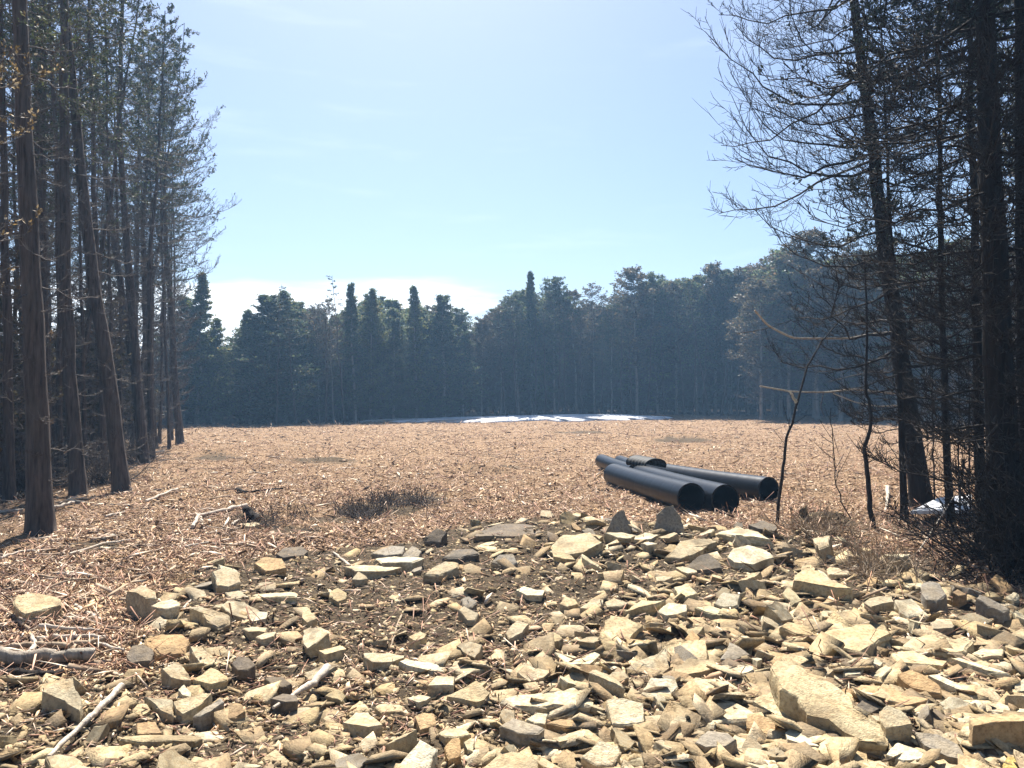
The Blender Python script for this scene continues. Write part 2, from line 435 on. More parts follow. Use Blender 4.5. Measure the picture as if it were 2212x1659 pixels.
# ------------------------------------------------------------------ ground sheet
def axis(lo, hi, dense_lo, dense_hi, step, grow):
    a = list(np.arange(dense_lo, dense_hi, step)); s = step; v = a[-1]
    while v < hi:
        s *= grow; v += s; a.append(min(v, hi))
    s = step; v = a[0]; pre = []
    while v > lo:
        s *= grow; v -= s; pre.append(max(v, lo))
    return np.array(pre[::-1] + a)
gx = axis(-150, 150, -5.5, 5.5, 0.035, 1.035)
gy = axis(-40, 170, 2.2, 10.5, 0.035, 1.02)
X, Y = np.meshgrid(gx, gy)
Z = gz(X, Y)
nx, ny = len(gx), len(gy)
i0 = (np.arange(ny - 1)[:, None] * nx + np.arange(nx - 1)[None, :]).ravel()
gme = mesh_np('ground', np.stack([X, Y, Z], -1), np.stack([i0, i0 + 1, i0 + nx + 1, i0 + nx], -1), None, True)
at_ = gme.attributes.new('soil', 'FLOAT', 'POINT'); at_.data.foreach_set('value', soilmask(X, Y).ravel().astype(np.float32))
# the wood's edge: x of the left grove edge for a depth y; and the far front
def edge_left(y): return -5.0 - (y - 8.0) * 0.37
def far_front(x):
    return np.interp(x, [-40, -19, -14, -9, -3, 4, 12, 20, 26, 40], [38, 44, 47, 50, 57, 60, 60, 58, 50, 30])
shaded_duff = np.maximum(sst(edge_left(Y) - X, -0.2, 1.6) * sst(Y, 5, 8), sst(Y - far_front(X), -0.5, 3.0))  # wood floor litter, with the shade under the trees put into its colour
shaded_duff = np.maximum(shaded_duff, sst(X - np.interp(Y, [0, 6, 9, 13, 40], [5, 4.3, 5.2, 9, 24]), -0.3, 1.0))
at_ = gme.attributes.new('shaded_duff', 'FLOAT', 'POINT'); at_.data.foreach_set('value', shaded_duff.ravel().astype(np.float32))
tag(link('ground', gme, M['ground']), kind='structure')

# ------------------------------------------------------------------ trees
def norm(v): return v / (np.linalg.norm(v, axis=-1, keepdims=True) + 1e-9)
def along(P, s):
    """points and tangents at fraction s (m,k) on polylines P (m,n,3)"""
    m, n, _ = P.shape
    f = np.clip(s, 0, 0.9999) * (n - 1); i = f.astype(int); f = (f - i)[..., None]
    r = np.arange(m)[:, None]
    a = P[r, i]; b = P[r, i + 1]
    return a * (1 - f) + b * f, norm(b - a)
def gen_tree(seed, path, r0, zb, zf, prof, n1=100, n2=12, n3=4, leaves=6, lsize=0.07, up=0.45, sag=-0.15,
             minr=0.003, side=None, r_top=0.12, twig3leaf=True, lw=0.45, k1=4, dead=0.0, jit=0.35):
    g = np.random.default_rng(seed)
    path = np.asarray(path, float)
    Ltot = np.concatenate([[0], np.cumsum(np.linalg.norm(np.diff(path, axis=0), axis=1))]); Lt = Ltot / Ltot[-1]
    H = path[-1, 2] - path[0, 2]
    def trunk(t): return np.stack([np.interp(t, Lt, path[:, j]) for j in range(3)], -1)
    tt = np.concatenate([[0, 0.012, 0.03, 0.06], np.linspace(0.1, 1, 22)])
    tp = trunk(tt); wob = 0.012 * H / 14
    tp[4:, :2] += g.normal(0, wob, (len(tt) - 4, 2))
    rad = r0 * (1 - (1 - r_top) * tt ** 0.9) * (1 + 0.32 * np.exp(-tt * H / 0.22))
    tp[0, 2] -= 0.15
    T = Tubes(10); T.add(tp, rad)
    tm = T.mesh('trunk')
    # primaries
    u = (np.arange(n1) + g.random(n1)) / n1
    t1 = zb + (0.995 - zb) * u
    az = np.arange(n1) * 2.39996 + g.normal(0, 0.4, n1)
    L1 = prof(t1) * g.uniform(0.4, 1.2, n1)
    if side is not None: L1 = L1 * (1 + side[1] * np.cos(az - side[0]))
    out = np.stack([np.cos(az), np.sin(az), np.zeros(n1)], -1)
    lat = np.stack([-np.sin(az), np.cos(az), np.zeros(n1)], -1)
    s = np.linspace(0, 1, 8)[None, :, None]
    b0 = trunk(t1)
    sg = (sag + g.normal(0, 0.14, n1))[:, None, None]; upv = (up * g.uniform(0.5, 1.5, n1))[:, None, None]
    cv = g.normal(0, 0.18, n1)[:, None, None]
    P1 = b0[:, None] + L1[:, None, None] * (out[:, None] * (s - 0.12 * s ** 3) + lat[:, None] * cv * s ** 2 + np.array([0, 0, 1.0]) * (sg * s + upv * s ** 2.6))
    P1[:, 1:] += g.normal(0, 0.018, (n1, 7, 3)) * L1[:, None, None]
    rr = np.clip(0.011 * L1 ** 0.8, minr * 1.5, 0.05)[:, None] * (1 - 0.8 * s[..., 0])
    B = Tubes(3); B1 = Tubes(k1); B1.add(P1, np.maximum(rr, minr))
    s2 = (np.arange(n2)[None] + g.random((n1, n2))) / n2 * 0.85 + 0.15
    c2, d2 = along(P1, s2)
    sgn = np.where((np.arange(n2)[None] + g.integers(0, 2, (n1, 1))) % 2 == 0, 1., -1.)[..., None]
    dirs = norm(d2 * 0.75 + lat[:, None] * sgn * g.uniform(0.3, 1.0, (n1, n2, 1)) + np.array([0, 0, 1.]) * g.normal(0.12, 0.35, (n1, n2, 1)))
    L2 = (L1[:, None] * 0.40 * (1.2 - 0.85 * s2) * g.uniform(0.4, 1.2, (n1, n2)))
    m2 = n1 * n2
    c2f = c2.reshape(m2, 3); df = dirs.reshape(m2, 3); L2f = L2.reshape(m2)
    sv = np.linspace(0, 1, 5)[None, :, None]
    P2 = c2f[:, None] + L2f[:, None, None] * (df[:, None] * sv + np.array([0, 0, 1.]) * (0.28 * sv ** 2))
    P2[:, 1:] += g.normal(0, 0.03, (m2, 4, 3)) * L2f[:, None, None]
    r2 = np.clip(0.006 * L2f ** 0.7, minr, 0.02)[:, None] * (1 - 0.6 * sv[..., 0])
    B.add(P2, np.maximum(r2, minr * 0.8))
    tl = np.repeat(t1, n2)
    leafy = np.clip((tl - zf) / 0.10, 0, 1)
    leafy = np.where(g.random(m2) < dead, 0, leafy)
    srcs = []
    if n3:
        s3 = (np.arange(n3)[None] + g.random((m2, n3))) / n3 * 0.85 + 0.15
        c3, d3 = along(P2, s3)
        rd = norm(d3 + g.normal(0, 0.6, (m2, n3, 3)) + np.array([0, 0, 0.15]))
        L3 = L2f[:, None] * 0.42 * g.uniform(0.4, 1.2, (m2, n3))
        m3 = m2 * n3
        sv3 = np.linspace(0, 1, 3)[None, :, None]
        P3 = c3.reshape(m3, 3)[:, None] + L3.reshape(m3)[:, None, None] * (rd.reshape(m3, 3)[:, None] * sv3 + np.array([0, 0, 1.]) * 0.12 * sv3 ** 2)
        B.add(P3, np.broadcast_to(minr * np.array([[0.9, 0.75, 0.45]]), (m3, 3)))
        if twig3leaf: srcs.append((P3, np.repeat(leafy, n3)))
    srcs.append((P2, leafy))
    V1, Q1, T1 = B1.arrays(); V2, Q2, T2 = B.arrays()
    bm_ = mesh_np('branchwork', np.concatenate([V1, V2]), np.concatenate([Q1, Q2 + len(V1)]), np.concatenate([T1, T2 + len(V1)]), True)
    lm = None
    if leaves:
        VV = []
        for P, lf in srcs:
            keep = g.random(len(P)) < lf
            P = P[keep]
            if not len(P): continue
            nl = leaves
            sl_ = 0.1 + 0.9 * g.random((len(P), nl))
            c, d = along(P, sl_)
            c = c.reshape(-1, 3); d = d.reshape(-1, 3)
            a = norm(d + g.normal(0, 0.55, c.shape)); b = norm(np.cross(a, g.normal(0, 1, c.shape)))
            sz = lsize * g.uniform(0.5, 1.5, (len(c), 1))
            c = c + g.normal(0, jit, c.shape) * lsize
            VV.append(np.stack([c - a * sz * 0.2, c + a * sz * 0.35 + b * sz * lw, c + a * sz, c + a * sz * 0.35 - b * sz * lw], 1))
        V = np.concatenate(VV).reshape(-1, 3)
        q = np.arange(len(V)).reshape(-1, 4)
        lm = mesh_np('crown', V, q, None, False)
    return tm, bm_, lm
def tree_obj(name, meshes, loc, mats, label, cat='tree', group=None):
    r = empty(name, loc)
    tag(r, label, cat, group)
    link('trunk', meshes[0], mats[0], r); link('branchwork', meshes[1], mats[1], r)
    if meshes[2] is not None: link('crown', meshes[2], mats[2], r)
    return r
def relpath(pts, Y, H, lean_y=0.0):
    """trunk path traced as pixels at depth Y, carried on to height H"""
    P = [at(px, py, Y) for px, py in pts]
    b = P[0].copy(); b[2] = float(gz(b[0], b[1]))
    P[0] = b
    d = norm(P[-1] - P[-2])
    while P[-1][2] - b[2] < H:
        d = norm(d * 0.8 + np.array([0, 0, 0.2])); P.append(P[-1] + d * min(1.5, (H - (P[-1][2] - b[2]) + 0.02) / max(d[2], 0.3)))
    P = np.array(P) - b
    return b, P
def prof_crown(zpk, r, base, tip=0.1, pw=1.0):
    def f(t):
        a = np.where(t < zpk, base + (1 - base) * np.clip(t / zpk, 0, 1) ** 1.5, 1 - (1 - tip) * ((t - zpk) / (1 - zpk)) ** pw)
        return r * a
    return f

# ---- left grove: the traced trunks along its edge
LEFT = [
 # name-bits, path px, Y, H, r0, seed, label
 ([(88, 1150), (78, 850), (62, 500), (48, 150)], 8.9, 13, 0.155, 1, 'thick reddish brown cedar trunk nearest the camera at the left edge'),
 ([(170, 1066), (155, 860), (140, 640), (138, 140)], 12.4, 14, 0.135, 2, 'straight brown cedar right behind the thick nearest trunk'),
 ([(264, 1064), (240, 860), (222, 715), (194, 555), (174, 347), (150, 130)], 12.7, 14, 0.145, 3, 'dark cedar with flared foot leaning left over the brown clearing'),
 ([(318, 985), (295, 819), (253, 573), (215, 243), (200, 100)], 20.6, 15, 0.15, 4, 'slender cedar leaning left just beyond the flared trunk'),
 ([(312, 1002), (292, 760), (278, 573), (267, 416), (257, 243), (262, 121)], 18.4, 15, 0.14, 5, 'wavy dark cedar trunk between two leaning ones of the grove'),
 ([(322, 962), (316, 720), (309, 486), (320, 312), (321, 139)], 25.5, 13.6, 0.15, 6, 'upright grove cedar with a thin bare top against the sky'),
 ([(327, 992), (324, 760), (323, 573), (340, 382), (351, 174)], 19.9, 11.6, 0.11, 7, 'cedar leaning right across its neighbours near the grove edge'),
 ([(389, 956), (372, 715), (361, 573), (354, 382), (352, 150)], 26.6, 14.0, 0.155, 8, 'outermost cedar of the left grove with feathery crown reaching over the clearing'),
 ([(20, 1085), (18, 800), (8, 400), (2, 100)], 11.5, 13, 0.09, 9, 'thin dark trunk left of the thick nearest cedar'),
 ([(130, 1040), (128, 700), (124, 347), (112, 120)], 14.5, 14, 0.07, 10, 'pole thin cedar between the thick trunk and the straight brown one'),
 ([(105, 1030), (96, 700), (90, 400), (78, 150)], 15.2, 14, 0.10, 11, 'slim trunk seen just right of the thick nearest cedar'),
 ([(366, 968), (360, 800), (352, 640), (349, 500)], 24.0, 11, 0.06, 12, 'thin crooked stem leaning beside the outermost cedar'),
 ([(220, 1030), (222, 800), (206, 500), (196, 200)], 15.6, 13, 0.09, 13, 'slim trunk crossing behind the flared leaning cedar'),
]
for (pp, Yd, H, r0, sd, lab) in LEFT:
    b, P = relpath(pp, Yd, H)
    if sd == 8:
        ms = gen_tree(sd, P, r0 * 0.82, 0.10, 0.42, prof_crown(0.55, 1.95, 0.22, 0.22, 1.6), n1=150, n2=18, n3=6, leaves=3, lsize=0.045, up=0.4, sag=0.0, minr=0.0055, side=(0.0, 0.2), dead=0.35, lw=0.28)
    elif sd in (6, 7, 5, 4):
        ms = gen_tree(sd, P, r0 * 0.82, 0.06, 0.5, prof_crown(0.62, 1.5, 0.25, 0.3, 1.5), n1=95, n2=12, n3=5, leaves=3, lsize=0.042, up=0.4, sag=-0.05, minr=0.005, dead=0.35, lw=0.28)
    else:
        ms = gen_tree(sd, P, r0 * 0.88, 0.04, 0.38, prof_crown(0.6, 1.7, 0.3, 0.3), n1=85, n2=10, n3=5, leaves=5, lsize=0.032, up=0.35, sag=-0.25, minr=0.003, dead=0.3, lw=0.28)
    tree_obj('cedar_tree', ms, b, (M['bark'], M['twig'], M['leafolive'] if sd < 4 else M['leaf']), lab, group='cedars of the left grove')

# ---- prototypes
def straight(H, seed, lean=0.04):
    g = np.random.default_rng(seed + 900)
    z = np.linspace(0, H, 7); a = g.uniform(0, 6.28); l = g.uniform(0.2, 1) * lean
    return np.stack([np.cos(a) * l * z + 0.05 * g.normal(0, 1, 7) * (z > 0), np.sin(a) * l * z + 0.05 * g.normal(0, 1, 7) * (z > 0), z], -1)
grove_protos = []
for i in range(5):
    ms = gen_tree(100 + i, straight(14, i), 0.13, 0.07, 0.36, prof_crown(0.6, 1.6, 0.55, 0.25), n1=100, n2=10, n3=4, leaves=3, lsize=0.055, up=0.3, sag=-0.2, minr=0.005, dead=0.4, lw=0.28)
    grove_protos.append(ms)
def put_proto(ms, mats, loc, rz, sc, label, group, name='cedar_tree', tilt=(0, 0)):
    r = tree_obj(name, ms, loc, mats, label, 'tree', group)
    r.rotation_euler = (tilt[0], tilt[1], rz); r.scale = (sc[0], sc[0], sc[1])
    return r
rg = np.random.default_rng(7)
n_gr = 0
spots = []
for k in range(4000):
    y = rg.uniform(9.5, 48); off = abs(rg.normal(0, 1)) * 6 + 0.9
    x = edge_left(y) - off
    if x < -30 or x / y < -0.95: continue
    if any((x - a) ** 2 + (y - b) ** 2 < 1.3 ** 2 for a, b in spots): continue
    spots.append((x, y))
    if len(spots) >= 27: break
for (x, y) in spots:
    ms = grove_protos[n_gr % 5]
    put_proto(ms, (M['bark'], M['twig'], M['leaf']), (x, y, float(gz(x, y))), rg.uniform(0, 6.28), (rg.uniform(0.8, 1.15), rg.uniform(0.88, 1.1)),
              'brown cedar trunk standing deep in the shaded left grove', 'cedars deep in the left grove', tilt=(rg.normal(0, 0.025), rg.normal(0, 0.03)))
    n_gr += 1

poles = [gen_tree(150 + i, straight(12.5, 30 + i, 0.05), 0.055, 0.05, 0.6, prof_crown(0.7, 0.9, 0.5, 0.3), n1=60, n2=8, n3=3, leaves=3, lsize=0.055, up=0.3, sag=-0.15, minr=0.0045, dead=0.4, lw=0.28) for i in range(3)]
for k, (px, Y) in enumerate([(35, 15), (60, 19), (118, 18), (150, 17), (185, 16.5), (203, 20), (228, 19), (246, 17.5), (268, 21), (284, 23), (300, 22), (338, 24.5), (345, 27), (372, 29), (383, 32), (212, 25), (160, 24), (90, 23), (20, 20), (256, 27)]):
    x = (px - CX) / F * Y
    put_proto(poles[k % 3], (M['bark'], M['twig'], M['leaf']), (x, Y, float(gz(x, Y))), rg.uniform(0, 6.28), (rg.uniform(0.7, 1.3), rg.uniform(0.85, 1.15)),
              'slim pole like trunk crowded among the thicker trunks of the left grove', 'slim poles in the left grove', tilt=(rg.normal(0, 0.02), rg.normal(-0.03, 0.03)))

# ---- far wood: prototypes by shape
far_protos = {}
def far_proto(key, H, r0, zb, zf, prof, leafm, n1=90, n2=9, leaves=7, lsize=0.17, up=0.25, sag=-0.05, seed=0, bark='barkfar', dead=0.0):
    ms = gen_tree(300 + seed, straight(H, seed + 50, 0.03), r0, zb, zf, prof, n1=n1, n2=n2, n3=2, leaves=leaves, lsize=lsize, up=up, sag=sag, minr=0.012, dead=dead, lw=0.4, jit=0.75)
    far_protos.setdefault(key, []).append((ms, (M[bark], M['twig'], M[leafm])))
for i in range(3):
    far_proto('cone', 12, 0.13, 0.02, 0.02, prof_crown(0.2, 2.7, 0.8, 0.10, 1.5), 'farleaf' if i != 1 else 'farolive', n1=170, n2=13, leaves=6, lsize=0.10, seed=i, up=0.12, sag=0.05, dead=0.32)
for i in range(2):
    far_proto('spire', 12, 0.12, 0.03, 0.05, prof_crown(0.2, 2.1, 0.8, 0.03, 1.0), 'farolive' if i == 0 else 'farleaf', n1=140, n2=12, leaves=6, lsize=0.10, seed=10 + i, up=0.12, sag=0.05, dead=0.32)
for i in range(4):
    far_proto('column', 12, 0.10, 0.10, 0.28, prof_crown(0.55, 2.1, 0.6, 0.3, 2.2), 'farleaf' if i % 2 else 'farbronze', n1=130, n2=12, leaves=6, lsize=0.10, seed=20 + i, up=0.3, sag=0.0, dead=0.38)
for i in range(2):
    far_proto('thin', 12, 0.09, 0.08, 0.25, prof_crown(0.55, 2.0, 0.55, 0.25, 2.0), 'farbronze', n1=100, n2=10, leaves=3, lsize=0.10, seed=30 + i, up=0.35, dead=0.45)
def far_tree(key, i, px, Y, top_py, label, group, wx=1.0, base=None):
    x = (px - CX) / F * Y
    z = float(gz(x, Y))
    H = CAMZ + (HOR - top_py) / F * Y - z
    ms, mats = far_protos[key][i % len(far_protos[key])]
    return put_proto(ms, mats, (x, Y, z), rg.uniform(0, 6.28), (wx * (1.55 if key == 'cone' else 1.3) * H / 12 * rg.uniform(0.92, 1.08), H / 12), label, group,
                     {'cone': 'conical_cedar', 'spire': 'spire_cedar', 'column': 'cedar_tree', 'thin': 'bare_tree'}[key], tilt=(rg.normal(0, 0.015), rg.normal(0, 0.02)))
# front row: shape, px of the trunk, px row of its top, width, label
FRONT = [
 ('spire', 0, 425, 590, 1.15, 'pointed cedar at the left end of the far wood beside the bright sky gap'),
 ('cone', 1, 462, 690, 0.8, 'low yellowish cedar filling the foot of the bright sky gap'),
 ('cone', 2, 395, 640, 0.9, 'dark cedar half hidden behind the outermost trunk of the left grove'),
 ('cone', 0, 540, 672, 0.8, 'shorter cedar on the left shoulder of the broad twin cedar'),
 ('cone', 0, 585, 640, 1.35, 'broad dark cedar with two tips right of the sky gap'),
 ('cone', 2, 618, 632, 0.95, 'taller right half of the broad twin tipped cedar'),
 ('thin', 0, 690, 655, 0.9, 'see through bare tree right of the broad twin cedar'),
 ('thin', 1, 722, 650, 0.8, 'second see through bare tree left of the tall ragged pair'),
 ('spire', 1, 768, 612, 1.0, 'left tree of the tall ragged pair under the white cloud'),
 ('cone', 1, 800, 628, 0.75, 'right tree of the tall ragged pair under the white cloud'),
 ('cone', 2, 850, 690, 0.8, 'low brownish evergreen in the dip right of the ragged pair'),
 ('spire', 0, 900, 620, 0.9, 'slim spire with a whip like tip under the right end of the cloud'),
 ('cone', 0, 960, 640, 0.95, 'round shouldered dark evergreen right of the whip tipped spire'),
 ('column', 1, 1000, 668, 1.0, 'blunt evergreen sloping down to the lowest dip of the far treetops'),
 ('column', 2, 1040, 690, 0.9, 'short tree at the lowest dip of the far treetops'),
 ('column', 0, 1082, 672, 1.0, 'tree just left of the tallest wispy tip above the snow'),
 ('spire', 1, 1150, 588, 0.75, 'tallest wispy tipped tree above the middle of the snow strip'),
 ('column', 3, 1120, 640, 0.9, 'dense tree at the left foot of the tallest wispy tip'),
 ('column', 1, 1198, 600, 0.95, 'tree with a pale tuft top right of the tallest wispy tip'),
 ('column', 2, 1245, 630, 1.0, 'flat topped tree second right of the tallest wispy tip'),
 ('thin', 0, 1285, 612, 0.9, 'airy topped tree left of the notch above the snow'),
 ('column', 3, 1320, 660, 0.8, 'lower tree standing in the notch above the right part of the snow'),
 ('column', 0, 1375, 582, 1.1, 'tall blunt tree rising right of the notch above the snow'),
 ('column', 1, 1420, 596, 1.0, 'tree shoulder to shoulder with the tall blunt one above the snow'),
 ('column', 2, 1462, 612, 1.0, 'tree above the right tip of the snow strip'),
 ('column', 3, 1505, 600, 0.95, 'tree with pale leaning stems beyond the black pipes'),
 ('column', 0, 1545, 572, 0.95, 'tall tree rising straight beyond the middle of the black pipes'),
 ('column', 1, 1580, 585, 0.9, 'dark tree beyond the right end of the black pipes'),
 ('column', 2, 1615, 578, 0.95, 'last tall far tree before the brown one at right'),
]
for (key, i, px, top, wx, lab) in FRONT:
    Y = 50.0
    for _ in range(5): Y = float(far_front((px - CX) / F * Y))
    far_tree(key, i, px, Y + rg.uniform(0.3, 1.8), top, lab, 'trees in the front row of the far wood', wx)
# nearer brown trees behind the right hand cedars
RIGHTFAR = [(1670, 548, 44, 'brown tinged tree left of the highest brown crown behind the bare saplings'), (1705, 535, 41, 'brown crowned tree behind the thin crooked sapling'),
            (1765, 500, 40, 'highest brown crown seen between sapling and leaning right cedar'), (1815, 520, 38, 'brown crown touching the leaning right cedar'),
            (1870, 545, 36, 'dim brown tree straight behind the leaning right cedar'), (1935, 560, 35, 'dim tree just right of the leaning cedar trunk'),
            (1995, 540, 34, 'dim tree between the leaning cedar and the black one'), (2060, 520, 33, 'dim tree left of the black cedar at the frame edge'),
            (2130, 500, 32, 'dim tree hidden behind the black cedar'), (2200, 500, 31, 'dim tree at the extreme right behind the black cedar')]
for k, (px, top, Y, lab) in enumerate(RIGHTFAR):
    far_tree('column' if k % 3 else 'thin', k, px, Y + 12, top, lab, 'brown trees at the right of the clearing', 1.15)
for k in range(12):
    far_tree('column', k, 1640 + k * 55 + rg.uniform(-15, 15), 50 + rg.uniform(0, 6), 580 + rg.uniform(-10, 50), 'dim trunk in the shaded wood behind the right hand cedars', 'trees filling the wood at right', 1.25)
# pale slim poles standing along the front of the right half
M['polepale'] = bark_mat('pale_pole_bark', (0.26, 0.23, 0.20), (0.48, 0.43, 0.37), 0.5, 0.3)
PP = [1092, 1118, 1156, 1178, 1206, 1222, 1258, 1300, 1342, 1366, 1398, 1436, 1478, 1496, 1520, 1532, 1558, 1576, 1592, 1612, 1634, 1655, 1690, 1725, 596, 640, 705, 745]
for k, px in enumerate(PP):
    Y = 50.0
    for _ in range(5): Y = float(far_front((px - CX) / F * Y))
    Y += rg.uniform(-1.8, -0.2); x = (px - CX) / F * Y
    ln = 0.10 if 1500 < px < 1620 else 0.03
    put_proto(poles[k % 3], (M['polepale'], M['twig'], M['farleaf']), (x, Y, float(gz(x, Y))), rg.uniform(0, 6.28), (rg.uniform(1.0, 1.5), rg.uniform(0.55, 0.8)),
              'pale bare pole standing along the front of the far wood', 'pale poles before the far wood', 'bare_tree', tilt=(rg.normal(0, 0.02), rg.normal(-ln * 0.6, ln)))
# rows behind
for row in range(4):
    for px in np.arange(380, 2420, 44 if row < 2 else 60):
        px_ = px + rg.uniform(-18, 18)
        Y = 50.0
        for _ in range(5): Y = float(far_front(min(max((px_ - CX) / F * Y, -30), 30)))
        Y += 2.8 + 3.6 * row + rg.uniform(0, 2.2)
        top = np.interp(px_, [380, 500, 520, 620, 700, 800, 900, 1040, 1120, 1330, 1380, 1600, 1760, 2300], [675, 765, 705, 655, 665, 645, 660, 690, 625, 655, 605, 592, 550, 545]) + rg.uniform(-5, 32)
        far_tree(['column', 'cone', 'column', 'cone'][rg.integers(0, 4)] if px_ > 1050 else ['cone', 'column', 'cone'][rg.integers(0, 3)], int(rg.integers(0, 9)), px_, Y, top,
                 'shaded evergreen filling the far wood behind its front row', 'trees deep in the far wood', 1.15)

# young growth: low bushy cedars under the grove and along the far wood
young = gen_tree(390, straight(4.5, 77), 0.05, 0.03, 0.05, prof_crown(0.3, 1.3, 0.8, 0.15), n1=80, n2=9, n3=3, leaves=3, lsize=0.07, up=0.3, sag=-0.05, minr=0.005, dead=0.3)
young2 = gen_tree(391, straight(4.5, 78), 0.05, 0.03, 0.05, prof_crown(0.4, 1.2, 0.8, 0.2), n1=80, n2=9, n3=3, leaves=1, lsize=0.08, up=0.3, sag=-0.05, minr=0.007, dead=0.6)
yn = 0
for k in range(2000):
    y = rg.uniform(10.5, 46); x = edge_left(y) - 1.2 - abs(rg.normal(0, 1)) * 5
    if x < -28 or x / y < -0.9: continue
    if any((x - a) ** 2 + (y - b) ** 2 < 0.8 ** 2 for a, b in spots): continue
    spots.append((x, y)); yn += 1
    put_proto(young if k % 3 == 0 else young2, (M['bark'], M['twig'], M['leafbrown'] if k % 2 else M['leafdark']), (x, y, float(gz(x, y))), rg.uniform(0, 6.28), (rg.uniform(0.8, 1.5), rg.uniform(0.7, 1.3)),
              'bushy young cedar in the shade under the left grove', 'young cedars under the left grove', 'young_cedar')
    if yn >= 55: break
for k, px in enumerate(np.arange(385, 2300, 21)):
    px = px + rg.uniform(-9, 9); Y = 50.0
    for _ in range(5): Y = float(far_front(min((px - CX) / F * Y, 27)))
    Y += rg.uniform(2.2, 4.5); x = (px - CX) / F * Y
    put_proto(young, (M['barkfar'], M['twig'], M['leafdark'] if k % 3 else M['leafolive']), (x, Y, float(gz(x, Y))), rg.uniform(0, 6.28), (rg.uniform(1.0, 1.7), rg.uniform(0.5, 1.1)),
              'low bushy cedar in the shade at the foot of the far wood', 'undergrowth of the far wood', 'young_cedar')

# ---- right side cedars
b, P = relpath([(1992, 1096), (1966, 900), (1938, 700), (1920, 600), (1905, 500), (1890, 350), (1870, 200), (1850, 50)], 11.0, 11.5)
ms = gen_tree(41, P, 0.145, 0.10, 0.56, prof_crown(0.55, 2.2, 0.85, 0.55), n1=130, n2=20, n3=7, leaves=2, lsize=0.026, up=0.5, sag=-0.3, minr=0.0042, side=(math.pi, 0.12), dead=0.42, lw=0.28)
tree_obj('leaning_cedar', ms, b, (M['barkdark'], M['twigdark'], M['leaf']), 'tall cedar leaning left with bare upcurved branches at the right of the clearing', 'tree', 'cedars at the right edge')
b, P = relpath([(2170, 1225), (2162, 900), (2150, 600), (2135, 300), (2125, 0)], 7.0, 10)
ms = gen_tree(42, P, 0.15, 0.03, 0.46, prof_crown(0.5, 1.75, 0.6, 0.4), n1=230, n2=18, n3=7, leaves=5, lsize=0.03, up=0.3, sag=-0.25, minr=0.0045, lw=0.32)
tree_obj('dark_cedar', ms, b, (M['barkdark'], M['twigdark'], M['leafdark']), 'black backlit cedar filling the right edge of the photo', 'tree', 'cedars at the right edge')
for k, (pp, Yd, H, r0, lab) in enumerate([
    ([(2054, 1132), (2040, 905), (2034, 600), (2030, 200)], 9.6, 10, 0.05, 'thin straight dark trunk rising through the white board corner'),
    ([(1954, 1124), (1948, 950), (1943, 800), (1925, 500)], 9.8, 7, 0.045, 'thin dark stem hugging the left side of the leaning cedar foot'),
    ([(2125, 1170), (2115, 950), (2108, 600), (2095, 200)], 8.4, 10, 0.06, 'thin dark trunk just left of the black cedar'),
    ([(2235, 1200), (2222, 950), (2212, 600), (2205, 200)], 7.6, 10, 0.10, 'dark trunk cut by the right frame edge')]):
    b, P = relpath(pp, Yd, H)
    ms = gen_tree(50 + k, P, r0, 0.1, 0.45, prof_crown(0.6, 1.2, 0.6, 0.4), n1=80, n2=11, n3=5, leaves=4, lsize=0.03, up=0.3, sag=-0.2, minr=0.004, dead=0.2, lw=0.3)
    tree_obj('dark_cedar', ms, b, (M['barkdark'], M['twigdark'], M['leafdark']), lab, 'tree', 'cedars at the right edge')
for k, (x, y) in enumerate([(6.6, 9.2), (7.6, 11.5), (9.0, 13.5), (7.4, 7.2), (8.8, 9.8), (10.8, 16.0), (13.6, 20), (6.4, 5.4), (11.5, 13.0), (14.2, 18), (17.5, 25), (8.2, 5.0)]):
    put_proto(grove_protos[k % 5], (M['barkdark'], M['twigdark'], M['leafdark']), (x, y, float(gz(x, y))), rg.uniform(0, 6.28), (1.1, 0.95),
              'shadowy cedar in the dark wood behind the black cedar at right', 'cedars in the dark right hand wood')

# ---- saplings and brush at right
def stems(name, label, cat, spec, mat, group=None, k=6, twigs=0, seed=0):
    """spec: list of (pixel path, depth at base, radius base, radius tip, depth at tip)"""
    g = np.random.default_rng(seed)
    b0 = at(*spec[0][0][0], spec[0][1]); b0[2] = float(gz(b0[0], b0[1]))
    r = empty(name, b0); tag(r, label, cat, group)
    for si, (pp, Y0, ra, rb, Y1) in enumerate(spec):
        n = len(pp); P = np.array([at(px, py, Y0 + (Y1 - Y0) * i / (n - 1)) for i, (px, py) in enumerate(pp)])
        if si == 0: P[0, 2] = b0[2] - 0.05
        s = np.linspace(0, n - 1, n * 4); i = np.minimum(s.astype(int), n - 2); f = (s - i)[:, None]
        D = P[i] * (1 - f) + P[i + 1] * f - b0
        D[1:-1] = (D[:-2] + 2 * D[1:-1] + D[2:]) / 4
        D[1:] += g.normal(0, 0.006, (len(D) - 1, 3))
        T = Tubes(k); T.add(D, np.linspace(ra, rb, len(D)))
        if twigs and si == 0 or twigs and len(pp) > 3:
            m = twigs
            c, d = along(D[None], g.uniform(0.25, 1, (1, m)))
            c = c[0]; d = norm(d[0] * 0.6 + g.normal(0, 0.6, (m, 3))); L = g.uniform(0.08, 0.4, m)
            sv = np.linspace(0, 1, 4)[None, :, None]
            Pt = c[:, None] + L[:, None, None] * (d[:, None] * sv + np.array([0, 0, .2]) * sv ** 2)
            T.add(Pt, np.broadcast_to(np.array([[.004, .0035, .003, .002]]), (m, 4)))
        link('stem' if si == 0 else 'branch', T.mesh('stem'), mat[0] if si == 0 else mat[1], r)
    return r
